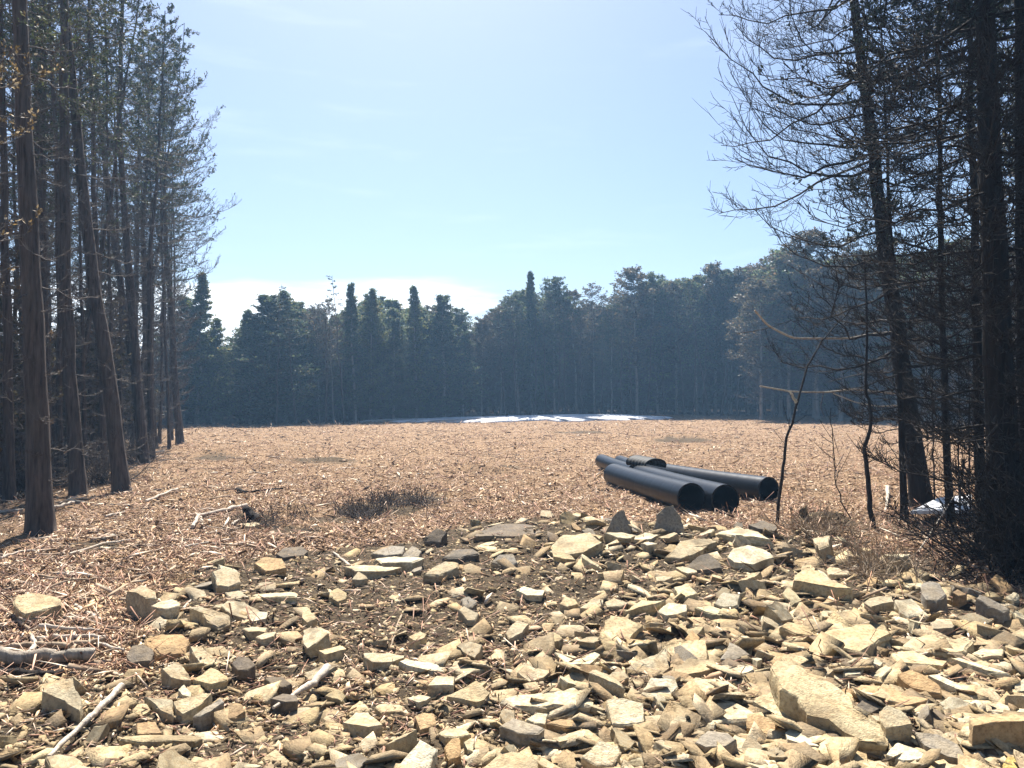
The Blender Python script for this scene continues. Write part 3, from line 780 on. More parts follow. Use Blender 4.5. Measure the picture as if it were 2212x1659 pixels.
stems('bare_sapling', 'thin crooked bare sapling in front of the pipe ends', 'sapling',
      [([(1677, 1150), (1691, 1015), (1700, 947), (1720, 875), (1745, 789), (1779, 731), (1835, 672)], 8.9, 0.020, 0.005, 8.9),
       ([(1720, 870), (1712, 852), (1705, 846)], 8.9, 0.02, 0.006, 8.85), ([(1691, 1024), (1712, 1023), (1722, 1024)], 8.9, .006, .003, 8.9)], (M['twigdark'], M['pale_wood']), 'saplings at right', twigs=10, seed=1)
stems('bare_sapling', 'kinked dark sapling left of the leaning cedar foot', 'sapling',
      [([(1887, 1140), (1876, 1040), (1867, 970), (1884, 911), (1871, 834), (1873, 663), (1868, 560)], 8.9, 0.03, 0.008, 8.9)], (M['twigdark'], M['twig']), 'saplings at right', twigs=26, seed=2)
stems('bare_sapling', 'hair thin leafless sapling between the crooked and the kinked one', 'sapling',
      [([(1840, 1130), (1805, 1050), (1800, 960), (1795, 880)], 9.3, 0.008, 0.004, 9.3)], (M['twigdark'], M['twig']), 'saplings at right', twigs=14, seed=3)
for k, (x0, y0, x1, lab) in enumerate([(2075, 1140, 2070, 'thin upright stem left of the thin trunks by the board'), (2098, 1150, 2092, 'thin stem second from the board toward the black cedar'),
                                       (2020, 1110, 2012, 'thin stem right behind the flared foot of the leaning cedar'), (2140, 1185, 2190, 'slanting stem crossing in front of the black cedar')]):
    stems('bare_sapling', lab, 'sapling', [([(x0, y0), (x0 - 4, y0 - 130), (x1 + 2, y0 - 260), (x1, y0 - 420)], 1.55 * F / (y0 - HOR), 0.012, 0.004, 1.55 * F / (y0 - HOR) + .2)],
          (M['twigdark'], M['twig']), 'saplings at right', twigs=30, seed=10 + k)
# long pale dead branches that stick out of the leaning cedar
lean_root = [o for o in bpy.data.objects if o.name.startswith('leaning_cedar')][0]
lb = np.array(lean_root.location)
for (pp, Y0, Y1, ra, rb) in [([(1928, 717), (1880, 722), (1835, 731), (1777, 731), (1713, 731), (1659, 704), (1630, 670)], 11, 9.6, .016, .011),
                             ([(1664, 708), (1625, 716), (1585, 722)], 9.7, 9.5, .008, .004),
                             ([(1955, 852), (1872, 843), (1844, 841), (1781, 848), (1709, 846), (1641, 834)], 11, 9.4, .016, .009),
                             ([(1930, 690), (1885, 655), (1830, 640), (1765, 610), (1700, 570)], 11, 9.6, .012, .004),
                             ([(1960, 875), (1900, 878), (1850, 870), (1800, 850)], 11, 10.2, .014, .006),
                             ([(1779, 850), (1772, 880), (1784, 905)], 9.7, 9.6, .007, .004),
                             ([(1975, 870), (1900, 800), (1840, 812), (1790, 825)], 11, 10, .012, .004)]:
    n = len(pp); D = np.array([at(px, py, Y0 + (Y1 - Y0) * i / (n - 1)) for i, (px, py) in enumerate(pp)]) - lb
    s = np.linspace(0, n - 1, n * 4); i = np.minimum(s.astype(int), n - 2); f = (s - i)[:, None]
    D = D[i] * (1 - f) + D[i + 1] * f; D[1:-1] = (D[:-2] + 2 * D[1:-1] + D[2:]) / 4
    T = Tubes(6); T.add(D, np.linspace(ra, rb, len(D)))
    o = link('dead_branch', T.mesh('dead_branch'), M['pale_wood'] if ra > .013 or rb > .01 else M['twig'], lean_root)
# brush tangles
def brush(name, label, px, py, n, hgt, spread, seed, mat, lean=(0, 0)):
    g = np.random.default_rng(seed)
    b = ground(px, py);     az = g.uniform(0, 6.28, n); el = g.uniform(0.05, 1.35, n); L = hgt * g.uniform(0.35, 1.1, n)
    d = np.stack([np.cos(az) * np.cos(el) * spread + lean[0], np.sin(az) * np.cos(el) * spread + lean[1], np.sin(el)], -1)
    base = np.stack([g.normal(0, 0.13 * spread, n), g.normal(0, 0.13 * spread, n), np.full(n, -0.05)], -1)
    s = np.linspace(0, 1, 7)[None, :, None]
    P = base[:, None] + L[:, None, None] * (d[:, None] * s + np.array([0, 0, -0.3]) * s ** 2.5 * g.uniform(-0.6, 1, (n, 1, 1)))
    P[:, 1:] += g.normal(0, 0.02, (n, 6, 3)) * L[:, None, None]
    T = Tubes(4); T.add(P, np.broadcast_to(np.linspace(0.011, 0.003, 7)[None], (n, 7)) * g.uniform(0.5, 1.3, (n, 1)))
    T.k = 4
    m = 12; c, dd = along(P, g.uniform(0.15, 1, (n, m)))
    c = c.reshape(-1, 3); dd = norm(dd.reshape(-1, 3) + g.normal(0, 0.8, c.shape)); L2 = g.uniform(0.06, 0.35, len(c))
    sv = np.linspace(0, 1, 3)[None, :, None]
    T.add(c[:, None] + L2[:, None, None] * dd[:, None] * sv, np.broadcast_to(np.array([[.0035, .003, .002]]), (len(c), 3)))
    o = link(name, T.mesh(name), mat); o.location = b; tag(o, label, 'brush')
brush('brush_tangle', 'black tangle of brush at the foot of the black cedar', 2195, 1240, 190, 1.5, 0.7, 61, M['twigdark'], (0.1, 0.1))
brush('brush_tangle', 'dark low brush between the white board and the black cedar', 2205, 1215, 110, 0.8, 0.7, 62, M['twigdark'])
brush('brush_tangle', 'sparse twiggy brush along the stones below the kinked sapling', 1905, 1240, 50, 0.24, 1.5, 63, M['brown_wood'])
brush('brush_tangle', 'small twig tuft at the foot of the crooked sapling', 1770, 1152, 40, 0.20, 1.6, 64, M['brown_wood'])
brush('brush_tangle', 'dead twigs heaped behind the thick nearest cedar', 40, 1060, 90, 1.4, 1.0, 65, M['twig'])
brush('brush_tangle', 'pale dead twigs between the thick and the flared trunk', 215, 1045, 70, 1.2, 1.0, 66, M['twig'])
brush('brush_tangle', 'dead twigs spilling from the grove edge onto the clearing', 300, 1000, 60, 1.2, 1.1, 67, M['twig'])

brush('root_clump', 'dark clump of roots beside the white forked branch', 548, 1127, 30, 0.08, 2.0, 73, M['twig'])
brush('root_clump', 'low dark patch of torn roots left of centre in the clearing', 790, 1103, 70, 0.10, 1.9, 71, M['twig'])
brush('root_clump', 'low dark root patch just behind the other one in the clearing', 862, 1085, 70, 0.10, 1.9, 72, M['twig'])
# a browning cedar just outside the left edge hangs its sprays into the upper corner
M['leafgold'] = leaf_mat('browning_cedar_leaf', [(0, (0.06, 0.045, 0.02)), (0.4, (0.15, 0.10, 0.04)), (0.75, (0.30, 0.21, 0.09)), (1, (0.5, 0.42, 0.3))])
ms = gen_tree(44, straight(8.5, 123, 0.02), 0.12, 0.2, 0.25, prof_crown(0.5, 1.75, 0.5, 0.4), n1=75, n2=12, n3=4, leaves=7, lsize=0.026, up=0.2, sag=-0.3, minr=0.003, dead=0.3, lw=0.3)
tree_obj('cedar_tree', ms, (-5.25, 5.9, float(gz(-5.25, 5.9))), (M['bark'], M['twig'], M['leafgold']), 'cedar with browning sprays hanging into the upper left corner', group='cedars of the left grove')

# ------------------------------------------------------------------ snow strip
def snow():
    out = [(-10.2, 50.2), (-7, 50.0), (-4.5, 50.8), (-1.5, 50.5), (1.2, 51.5), (4.0, 50.6), (7.5, 52.2), (9.5, 53.0), (11.6, 55.2), (9.0, 57.0), (5, 58.2), (0.0, 58.5), (-4, 56.5), (-7.5, 53.6)]
    P = np.array(out); n = len(P)
    Pd = []
    for i in range(n):
        for f in np.linspace(0, 1, 6, endpoint=False): Pd.append(P[i] * (1 - f) + P[(i + 1) % n] * f)
    Pd = np.array(Pd); g = np.random.default_rng(3); Pd += g.normal(0, 0.22, Pd.shape); n = len(Pd)
    c = P.mean(0); rings = [1.0, 0.985, 0.95, 0.88, 0.75, 0.5, 0.25]; hs = [-0.05, 0.06, 0.11, 0.15, 0.19, 0.22, 0.22]
    V = []
    for q, h in zip(rings, hs):
        xy = c + (Pd - c) * q
        V.append(np.stack([xy[:, 0], xy[:, 1], gz(xy[:, 0], xy[:, 1]) + h + 0.03 * fbm(xy[:, 0], xy[:, 1], 77) * (q < 0.97)], -1))
    V = np.concatenate(V + [[[c[0], c[1], float(gz(*c)) + 0.22]]])
    Q = []; T = []
    for k in range(len(rings) - 1):
        for i in range(n): Q.append((k * n + i, k * n + (i + 1) % n, (k + 1) * n + (i + 1) % n, (k + 1) * n + i))
    k = len(rings) - 1
    for i in range(n): T.append((k * n + i, k * n + (i + 1) % n, len(V) - 1))
    o = link('snow_patch', mesh_np('snow_patch', V, Q, T, True), M['snow'])
    tag(o, 'long white strip of old snow lying before the far wood', 'snow')
snow()

# ------------------------------------------------------------------ pipes
def pipe(a, b, D, label, za=0.0, zb=0.0):
    a = np.array([*a, float(gz(*a, False)) + D / 2 + za]); b = np.array([*b, float(gz(*b, False)) + D / 2 + zb])
    n = 60; k = 32; s = np.linspace(0, 1, n)[:, None]
    ax = norm(b - a); L = np.linalg.norm(b - a)
    u = norm(np.cross(ax, [0, 0, 1.])); v = np.cross(u, ax)
    ang = np.arange(k) * 2 * np.pi / k
    V, Q = [], []
    def ring(p, r): V.append(p + r * (np.cos(ang)[:, None] * u + np.sin(ang)[:, None] * v))
    sag = lambda t: np.array([0, 0, -0.012 * math.sin(math.pi * t)])
    ro, ri = D / 2, D / 2 - 0.022
    for i in range(n):
        t = i / (n - 1); ring(a + ax * L * t + sag(t) - a, ro * (1 + (0.010 if 0.3 < (t * L * 7) % 1 < 0.7 else 0)))
    for i in range(n):
        t = 1 - i / (n - 1); ring(a + ax * L * t + sag(t) - a, ri)
    m = 2 * n
    for i in range(m):
        i2 = (i + 1) % m
        for j in range(k):
            j2 = (j + 1) % k; Q.append((i * k + j, i * k + j2, i2 * k + j2, i2 * k + j))
    me = mesh_np('culvert_pipe', np.concatenate(V), Q, None, True)
    me.set_sharp_from_angle(angle=R(50))
    o = link('culvert_pipe', me, M['pipe']); o.location = a
    tag(o, label, 'pipe', 'black culvert pipes lying in the clearing')
pipe((1.86, 14.1), (2.45, 10.6), 0.41, 'front black culvert pipe of the bundle, its open end facing the stones', -0.05, -0.02)
pipe((2.32, 13.9), (2.89, 10.5), 0.41, 'middle black culvert pipe wedged between front and rear ones', -0.05, -0.03)
pipe((2.62, 14.75), (3.84, 11.6), 0.39, 'rear black culvert pipe whose round end points right', -0.04, -0.02)
pipe((1.97, 17.0), (2.27, 14.35), 0.30, 'farthest left black culvert pipe behind the front one', 0.02, 0.02)
pipe((2.40, 17.2), (2.62, 15.0), 0.28, 'short black culvert pipe at the back of the bundle')
def coupling():
    k, n = 28, 26; D = 0.37
    c = np.array([2.42, 14.0, 0.37]); ax = norm(np.array([0.45, -1.0, -0.03])); u = norm(np.cross(ax, [0, 0, 1.])); v = np.cross(u, ax)
    ang = np.linspace(-0.15 * np.pi, 1.15 * np.pi, k)
    V, Q = [], []
    for wall in (0, 1):
        for i in range(n):
            r = D / 2 + 0.012 * (1 if i % 4 < 2 else 0) - 0.02 * wall
            p = ax * (i / (n - 1) - 0.5) * 0.62
            V.append(p + r * (np.cos(ang)[:, None] * u + np.sin(ang)[:, None] * v) * np.array([1.15, 1, 0.62]))
    V = np.concatenate(V); o2 = n * k
    for i in range(n - 1):
        for j in range(k - 1):
            q = (i * k + j, i * k + j + 1, (i + 1) * k + j + 1, (i + 1) * k + j); Q.append(q); Q.append(tuple(o2 + x for x in q[::-1]))
    for i in range(n - 1):
        for j in (0, k - 1):
            Q.append((i * k + j, (i + 1) * k + j, o2 + (i + 1) * k + j, o2 + i * k + j))
    for j in range(k - 1):
        for i in (0, n - 1): Q.append((i * k + j, i * k + j + 1, o2 + i * k + j + 1, o2 + i * k + j))
    o = link('pipe_coupling', mesh_np('pipe_coupling', V, Q, None, True), M['rubber']); o.location = c
    tag(o, 'ribbed black pipe coupling band lying across the bundle of pipes', 'coupling')
coupling()
# white board
def board():
    p = [ground(1966, 1129, False), ground(2100, 1126, False), ground(2099, 1098, False), ground(2025, 1106, False)]
    bm = bmesh.new()
    lo = [bm.verts.new((q[0], q[1], q[2] + 0.10 + (0.05 if i in (2, 3) else 0))) for i, q in enumerate(p)]
    f = bm.faces.new(lo); r = bmesh.ops.extrude_face_region(bm, geom=[f])
    for v in r['geom']:
        if isinstance(v, bmesh.types.BMVert): v.co.z += 0.045
    bmesh.ops.recalc_face_normals(bm, faces=bm.faces)
    bmesh.ops.bevel(bm, geom=bm.edges[:], offset=0.006, segments=2, affect='EDGES')
    me = bpy.data.meshes.new('board'); bm.to_mesh(me); bm.free()
    tag(link('white_board', me, M['board']), 'white sheet of board lying at the foot of the leaning cedar', 'board')
board()

# ------------------------------------------------------------------ stones
def rock_mesh(top, zb, seed, shrink=0.92, sub=2, rough=1.0):
    """top: (n,3) outline of the upper face; the body goes down to zb (local z)"""
    g = np.random.default_rng(seed)
    n0 = len(top); P = []
    for i in range(n0):
        a, b = top[i], top[(i + 1) % n0]; P.append(a)
        L = np.linalg.norm(b - a)
        if L > 0.10: P.append((a + b) / 2 + g.normal(0, 0.05, 3) * L * np.array([1, 1, 0.2]))
    P = np.array(P); n = len(P); c = P.mean(0); size = np.linalg.norm(P.max(0) - P.min(0))
    ch = g.uniform(0.012, 0.07)
    bm = bmesh.new()
    inner = [bm.verts.new(c + (q - c) * (1 - ch * 1.6) + np.array([0, 0, size * 0.012])) for q in P]
    rim = [bm.verts.new(q + np.array([0, 0, -size * ch * 0.28 * g.uniform(0.3, 1.4)])) for q in P]
    mid, bot = [], []
    for q in P:
        zz = min(zb, q[2] - size * 0.10)
        x = c + (q - c) * g.uniform(0.93, 1.06); x[2] = q[2] + (zz - q[2]) * g.uniform(0.35, 0.6); mid.append(bm.verts.new(x))
        x = c + (q - c) * shrink * g.uniform(0.9, 1.08); x[2] = zz; bot.append(bm.verts.new(x))
    cv = bm.verts.new(c + np.array([0, 0, size * g.uniform(0.0, 0.03)])); cb = bm.verts.new(np.array([c[0], c[1], zb]))
    for i in range(n):
        j = (i + 1) % n
        bm.faces.new((inner[i], inner[j], cv)); bm.faces.new((rim[i], rim[j], inner[j], inner[i]))
        bm.faces.new((mid[i], mid[j], rim[j], rim[i])); bm.faces.new((bot[i], bot[j], mid[j], mid[i])); bm.faces.new((bot[j], bot[i], cb))
    bmesh.ops.recalc_face_normals(bm, faces=bm.faces)
    if sub:
        bmesh.ops.triangulate(bm, faces=bm.faces)
        bmesh.ops.subdivide_edges(bm, edges=bm.edges[:], cuts=sub, use_grid_fill=True)
        bm.normal_update()
        V = np.array([v.co[:] for v in bm.verts]); N = np.array([v.normal[:] for v in bm.verts])
        q = V / size
        d = fbm(q[:, 0] * 5 + seed, q[:, 1] * 5 + q[:, 2] * 3.7, seed % 997, 3) * 0.055 * size * rough
        # bedding steps on the flanks
        d += 0.012 * size * np.where(np.abs(N[:, 2]) < 0.6, (vnoise(q[:, 2] * 40, q[:, 0] * 3, seed % 91) - 0.5) * 2, 0)
        V = V + N * d[:, None]
        for v, co in zip(bm.verts, V): v.co = co
    me = bpy.data.meshes.new('stone'); bm.to_mesh(me); bm.free()
    me.polygons.foreach_set('use_smooth', np.ones(len(me.polygons), bool))
    me.set_sharp_from_angle(angle=R(24))
    return me
CROP = {'a': (0, 2080, 2.074), 'b': (900, 2080, 2.074), 'c': (1800, 2080, 2.011), 'd': (2800, 2080, 2.074), 'p': (2100, 1600, 2.212), 'm': (1000, 1800, 1.58), 'l': (0, 1750, 1.7015)}
# crop, outline of the upper face, height of the front flank (crop px), material, label
TR = [
 ('a', [(190,470),(110,400),(120,330),(240,300),(330,310),(470,350),(480,400),(270,450)], 105, 'tan', 'big pale tan block at the left edge above the grey log'),
 ('a', [(985,290),(1100,230),(1210,290),(1215,340),(1130,340),(1060,300)], 180, 'tan', 'tall block with dark front, leftmost of the three tan blocks'),
 ('a', [(1170,400),(1230,370),(1340,345),(1405,375),(1395,400),(1280,430)], 130, 'tan', 'dark fronted block in the middle of the three tan blocks'),
 ('a', [(1480,420),(1540,395),(1790,470),(1785,540),(1700,575),(1600,510)], 60, 'tan', 'tilted rightmost of the three tan blocks'),
 ('a', [(1650,140),(1740,90),(1860,140),(1870,220),(1780,260),(1680,250)], 80, 'tan', 'rounded tan boulder behind the three tan blocks'),
 ('a', [(1740,290),(1830,275),(1950,300),(1900,340),(1800,345)], 20, 'tan', 'thin tan flake leaning on the rounded tan boulder'),
 ('a', [(1120,660),(1250,620),(1420,620),(1480,680),(1440,780),(1220,790),(1140,720)], 14, 'orange', 'orange crumbly flat stone right of the dark clod'),
 ('a', [(985,780),(1030,710),(1120,700),(1200,770),(1170,830),(1020,850)], 60, 'dark', 'black clod at the right end of the grey log'),
 ('a', [(1260,890),(1360,840),(1420,870),(1490,980),(1420,980),(1330,960)], 50, 'tan', 'bent tan shard below the orange crumbly stone'),
 ('a', [(1500,975),(1640,880),(1760,940),(1770,980),(1640,1015)], 60, 'tan', 'pointed tan slab right of the bent shard'),
 ('a', [(1480,720),(1560,720),(1620,770),(1780,860),(1680,875),(1560,850)], 25, 'tan', 'narrow pale slab right of the orange crumbly stone'),
 ('a', [(330,1070),(440,985),(560,970),(640,1130),(620,1220),(500,1140),(420,1110)], 90, 'tan', 'ridged tan boulder below the grey log'),
 ('a', [(1120,1100),(1210,1120),(1340,1130),(1350,1260),(1250,1220)], 30, 'tan', 'triangular tan shard standing in the lower left rubble'),
 ('a', [(1350,1150),(1560,1085),(1650,1080),(1540,1185),(1420,1245),(1370,1205)], 60, 'tan', 'long wedge lying against the triangular shard'),
 ('a', [(1500,1260),(1600,1190),(1720,1115),(1740,1145),(1640,1220),(1560,1260)], 60, 'grey', 'grey slab on edge right of the long wedge'),
 ('a', [(1720,1220),(1800,1150),(1880,1160),(1910,1220),(1830,1270),(1700,1290)], 35, 'orange', 'orange stone right of the grey slab on edge'),
 ('a', [(1060,1310),(1210,1300),(1260,1390),(1070,1400)], 20, 'orange', 'square brownish stone above the long bar shaped slab'),
 ('a', [(930,1440),(960,1415),(1300,1412),(1500,1415),(1580,1435),(1520,1462),(1100,1465)], 60, 'tan', 'long bar shaped slab near the bottom left'),
 ('a', [(680,1659),(850,1575),(980,1552),(1170,1540),(1080,1600),(900,1690)], 40, 'orange', 'rust tinted slab cut by the bottom edge at left'),
 ('a', [(1020,1220),(1070,1165),(1140,1160),(1170,1210),(1100,1260)], 30, 'tan', 'small round tan stone left of the triangular shard'),
 ('a', [(1385,1050),(1430,1012),(1490,1080),(1480,1110),(1420,1095)], 15, 'pale', 'small pale chip above the triangular shard'),
 ('a', [(1800,850),(1850,790),(1940,800),(1990,860),(1930,900),(1850,905)], 50, 'dark', 'dark round stone right of the narrow pale slab'),
 ('a', [(470,345),(540,310),(640,345),(600,375),(520,380)], 25, 'dark', 'dark stone touching the big pale tan block'),
 ('a', [(1920,470),(1980,440),(2080,450),(2070,500),(1960,520)], 25, 'pale', 'pale stone right of the three tan blocks'),
 ('a', [(1880,575),(1960,560),(2080,570),(2060,605),(1930,600)], 45, 'tan', 'dark edged plate right of the tilted tan block'),
 ('a', [(1990,640),(2060,610),(2150,600),(2130,635),(2040,660)], 40, 'tan', 'small wedge plate below the dark edged plate'),
 ('b', [(800,1310),(900,1232),(1000,1230),(1110,1330),(1000,1345),(880,1325)], 95, 'tan', 'dome backed stone alone in the bare soil, bottom centre'),
 ('b', [(1460,1020),(1530,945),(1670,950),(1660,1020)], 80, 'tan', 'blocky tan stone with dark front beside the yellow wedge'),
 ('b', [(1610,1110),(1840,980),(1940,1080),(1900,1130),(1840,1150)], 30, 'tan', 'yellow wedge right of the blocky dark fronted stone'),
 ('b', [(1220,1650),(1400,1430),(1540,1510),(1480,1660),(1300,1720)], 40, 'pale', 'pale yellow slab with a notched end, bottom centre'),
 ('b', [(170,1580),(280,1510),(380,1600),(360,1660),(230,1680)], 40, 'tan', 'square tan stone at the bottom edge left of the dome backed one'),
 ('b', [(1700,430),(1740,400),(1860,460),(1830,515),(1770,520)], 30, 'tan', 'lone tan cube in the dark soil patch'),
 ('b', [(610,750),(780,710),(830,735),(660,780)], 20, 'tan', 'thin tan plate lying on bare soil left of centre'),
 ('b', [(1230,830),(1290,818),(1450,845),(1600,870),(1590,910),(1480,908),(1310,870)], 40, 'pale', 'long pale plate slanting above the blocky stone'),
 ('b', [(1620,880),(1660,830),(1930,820),(1960,890),(1720,930),(1640,910)], 22, 'tan', 'flat sandy slab at the right end of the long pale plate'),
 ('b', [(1540,1390),(1600,1350),(1750,1350),(1800,1400),(1700,1420),(1600,1420)], 60, 'tan', 'flat topped stone above the brown upright one'),
 ('b', [(1590,1500),(1650,1430),(1705,1420),(1720,1560),(1620,1600)], 30, 'orange', 'brown upright stone beside the white chip at bottom centre'),
 ('b', [(1740,1460),(1790,1430),(1825,1430),(1810,1530),(1770,1520)], 15, 'pale', 'white chip right of the brown upright stone'),
 ('b', [(1050,1190),(1080,1160),(1250,1170),(1270,1220),(1100,1230)], 40, 'tan', 'low tan stone behind the dome backed one'),
 ('b', [(1360,1260),(1430,1230),(1510,1240),(1530,1330),(1400,1365)], 30, 'orange', 'rounded brownish stone right of the dome backed one'),
 ('b', [(110,260),(160,215),(280,215),(270,270),(150,290)], 30, 'tan', 'tan stone on top of the straight edged bar stone'),
 ('b', [(80,320),(180,302),(300,296),(450,300),(440,325),(110,345)], 60, 'pale', 'straight edged bar stone with black shadow at the rubble left rim'),
 ('b', [(490,430),(540,410),(600,500),(520,530),(480,490)], 30, 'tan', 'egg shaped tan stone right of the bar stone'),
 ('b', [(110,70),(200,20),(330,30),(360,110),(200,130)], 50, 'orange', 'orange clump stone at the far left rim of the rubble'),
 ('b', [(190,965),(240,945),(330,955),(405,1015),(280,1035)], 40, 'dark', 'dark lens shaped stone left of the split stick'),
 ('b', [(240,1120),(330,1085),(440,1095),(450,1140),(350,1150)], 80, 'dark', 'dark block under the split stick'),
 ('b', [(1430,160),(1500,100),(1600,50),(1700,60),(1700,100),(1550,165)], 30, 'tan', 'bright tan slab beside the dark hollow'),
 ('b', [(1310,640),(1400,600),(1450,620),(1430,650),(1360,670)], 15, 'tan', 'small flat tan stone on soil right of the curled root'),
 ('b', [(870,195),(920,130),(975,160),(995,190),(930,200)], 45, 'tan', 'peaked tan stone left of the dark hollow'),
 ('b', [(690,330),(700,290),(760,260),(830,300),(820,350),(760,370)], 25, 'tan', 'round tan stone behind the egg shaped one'),
 ('c', [(150,1100),(330,1050),(560,1045),(730,1010),(860,1100),(840,1140),(560,1140),(500,1155),(240,1150)], 55, 'tan', 'wide flat slab with a dark left flank, right of bottom centre'),
 ('c', [(950,1090),(1080,1085),(1230,1130),(1240,1190),(1230,1270),(1100,1290),(1000,1285)], 30, 'tan', 'smooth square slab tilted to the viewer right of the wide flat slab'),
 ('c', [(1210,1060),(1250,980),(1290,930),(1480,940),(1500,1000),(1440,1060),(1310,1110)], 35, 'pale', 'pale many sided slab behind the smooth square slab'),
 ('c', [(1500,1100),(1740,1080),(1840,1100),(2040,1160),(2130,1250),(1840,1262),(1760,1310),(1620,1270)], 50, 'tan', 'broad stained slab left of the long tilted slab'),
 ('c', [(1560,980),(1620,930),(1800,940),(1880,990),(1890,1040),(1600,1060)], 35, 'tan', 'rounded oblong slab right of the pale many sided one'),
 ('c', [(1090,860),(1250,790),(1410,700),(1430,860),(1380,900),(1200,895)], 30, 'tan', 'peaked triangular slab behind the pale many sided one'),
 ('c', [(1450,860),(1560,790),(1770,790),(1790,850),(1700,880),(1480,920)], 30, 'tan', 'flat tan slab right of the peaked triangular slab'),
 ('c', [(1820,840),(1940,830),(2060,840),(2070,870),(1960,910),(1850,900)], 60, 'pale', 'pale topped stone with shaded front behind the long tilted slab'),
 ('c', [(560,740),(700,785),(790,770),(880,730),(910,760),(830,830),(660,830)], 40, 'pale', 'boat shaped pale slab in the middle of the rubble'),
 ('c', [(850,880),(980,830),(1050,850),(930,905)], 18, 'pale', 'white edged thin plate right of the boat shaped slab'),
 ('c', [(900,970),(1000,890),(1090,880),(1120,930),(1000,985)], 30, 'tan', 'tan oval stone below the white edged thin plate'),
 ('c', [(190,590),(280,500),(370,520),(320,590),(220,640)], 30, 'tan', 'tan cube standing on the bare soil patch'),
 ('c', [(940,500),(1010,470),(1100,480),(1230,540),(1150,600),(1130,640),(950,640)], 60, 'tan', 'rough boulder with deep shadow right of the soil cube'),
 ('c', [(150,1300),(250,1235),(340,1262),(490,1310),(440,1350),(300,1350)], 90, 'grey', 'bluish grey block below the wide flat slab'),
 ('c', [(350,1240),(430,1190),(510,1200),(490,1280),(410,1272)], 18, 'pale', 'bright little slab on top of the bluish grey block'),
 ('c', [(500,1270),(600,1240),(780,1270),(770,1295),(640,1300)], 55, 'orange', 'brown faced stone right of the bluish grey block'),
 ('c', [(540,1390),(680,1355),(800,1340),(790,1372),(600,1415)], 28, 'tan', 'thin orange plate below the brown faced stone'),
 ('c', [(760,1530),(900,1400),(1040,1440),(1060,1500),(1000,1600),(880,1595)], 40, 'tan', 'tall bright slab at the bottom edge below the smooth square slab'),
 ('c', [(1430,1270),(1500,1210),(1560,1190),(1555,1290),(1530,1400),(1440,1395)], 30, 'tan', 'upright slab with a black right side, bottom right of centre'),
 ('c', [(20,1600),(130,1520),(230,1480),(330,1490),(430,1560),(440,1640),(100,1700)], 50, 'tan', 'big smooth slab cut by the bottom edge at centre'),
 ('c', [(1620,1420),(1720,1335),(1870,1345),(1930,1400),(1850,1450),(1700,1455)], 120, 'grey', 'brown grey block in shade below the broad stained slab'),
 ('c', [(1950,1480),(2020,1370),(2110,1420),(2200,1520),(2050,1545)], 40, 'tan', 'peaked stone right of the brown grey shaded block'),
 ('c', [(1940,1609),(2000,1572),(2200,1560),(2240,1620),(2100,1680)], 60, 'pale', 'pale slab cut by the bottom edge below the peaked stone'),
 ('c', [(750,405),(860,335),(930,342),(920,390),(820,410)], 35, 'tan', 'left of two small plates at the upper rubble middle'),
 ('c', [(940,355),(1010,330),(1120,370),(1060,392),(960,392)], 35, 'tan', 'right of two small plates at the upper rubble middle'),
 ('c', [(1080,440),(1150,385),(1230,350),(1400,345),(1330,375),(1200,400)], 65, 'tan', 'ledge shaped slab with a dark front in the upper rubble'),
 ('c', [(1340,430),(1420,360),(1560,380),(1560,430),(1400,462)], 35, 'pale', 'bright lumpy stone right of the dark fronted ledge'),
 ('c', [(1460,245),(1560,220),(1640,290),(1540,330),(1490,300)], 30, 'pale', 'bright stone behind the bright lumpy one'),
 ('c', [(1620,400),(1740,390),(1940,450),(1800,458)], 30, 'pale', 'long pale splinter right of the bright lumpy stone'),
 ('c', [(1540,640),(1600,572),(1660,630),(1620,680)], 30, 'orange', 'small orange peak right of the rough boulder'),
 ('c', [(1810,790),(1880,660),(1950,690),(2040,760),(1930,800)], 40, 'grey', 'dark grey pyramid behind the pale topped stone'),
 ('c', [(600,370),(640,320),(720,335),(740,375),(660,395)], 25, 'tan', 'tan stone left of the two small plates'),
 ('c', [(270,270),(330,240),(430,270),(490,270),(470,310),(350,310)], 35, 'pale', 'pale wavy stone above the soil cube'),
 ('c', [(280,890),(340,830),(430,860),(540,880),(480,930),(370,960)], 25, 'tan', 'dusty stone left of the boat shaped slab'),
 ('d', [(170,870),(220,820),(320,830),(480,950),(640,1000),(810,1110),(830,1220),(1050,1340),(1090,1480),(900,1460),(760,1400),(640,1300),(460,1260),(400,1130),(270,1050)], 75, 'tan', 'longest slab of all, tilted toward the viewer at lower right'),
 ('d', [(40,1140),(120,1082),(240,1065),(380,1120),(440,1250),(380,1310),(220,1250)], 40, 'tan', 'smooth yellow slab left of the longest slab'),
 ('d', [(290,1390),(420,1320),(580,1310),(680,1370),(860,1500),(840,1520),(460,1490),(310,1440)], 80, 'pale', 'pale pointed slab with undercut front below the longest slab'),
 ('d', [(1030,1220),(1090,1172),(1190,1200),(1270,1280),(1290,1320),(1080,1350),(1040,1290)], 175, 'tan', 'tall block with grey front right of the longest slab'),
 ('d', [(1310,1385),(1480,1400),(1640,1480),(1730,1610),(1560,1575),(1380,1485)], 40, 'grey', 'curved grey slab right of the tall grey fronted block'),
 ('d', [(1080,1560),(1170,1462),(1330,1520),(1420,1582),(1220,1605)], 60, 'pale', 'whitish jagged stone at the bottom below the tall block'),
 ('d', [(1730,1290),(1850,1252),(2060,1240),(2180,1260),(2180,1300),(1860,1315),(1760,1335)], 240, 'orange', 'massive brown fronted block in the bottom right corner'),
 ('d', [(530,680),(620,600),(870,550),(1080,560),(1130,620),(1000,700),(880,770),(700,730)], 55, 'tan', 'large pale slab with dark right corner at middle right'),
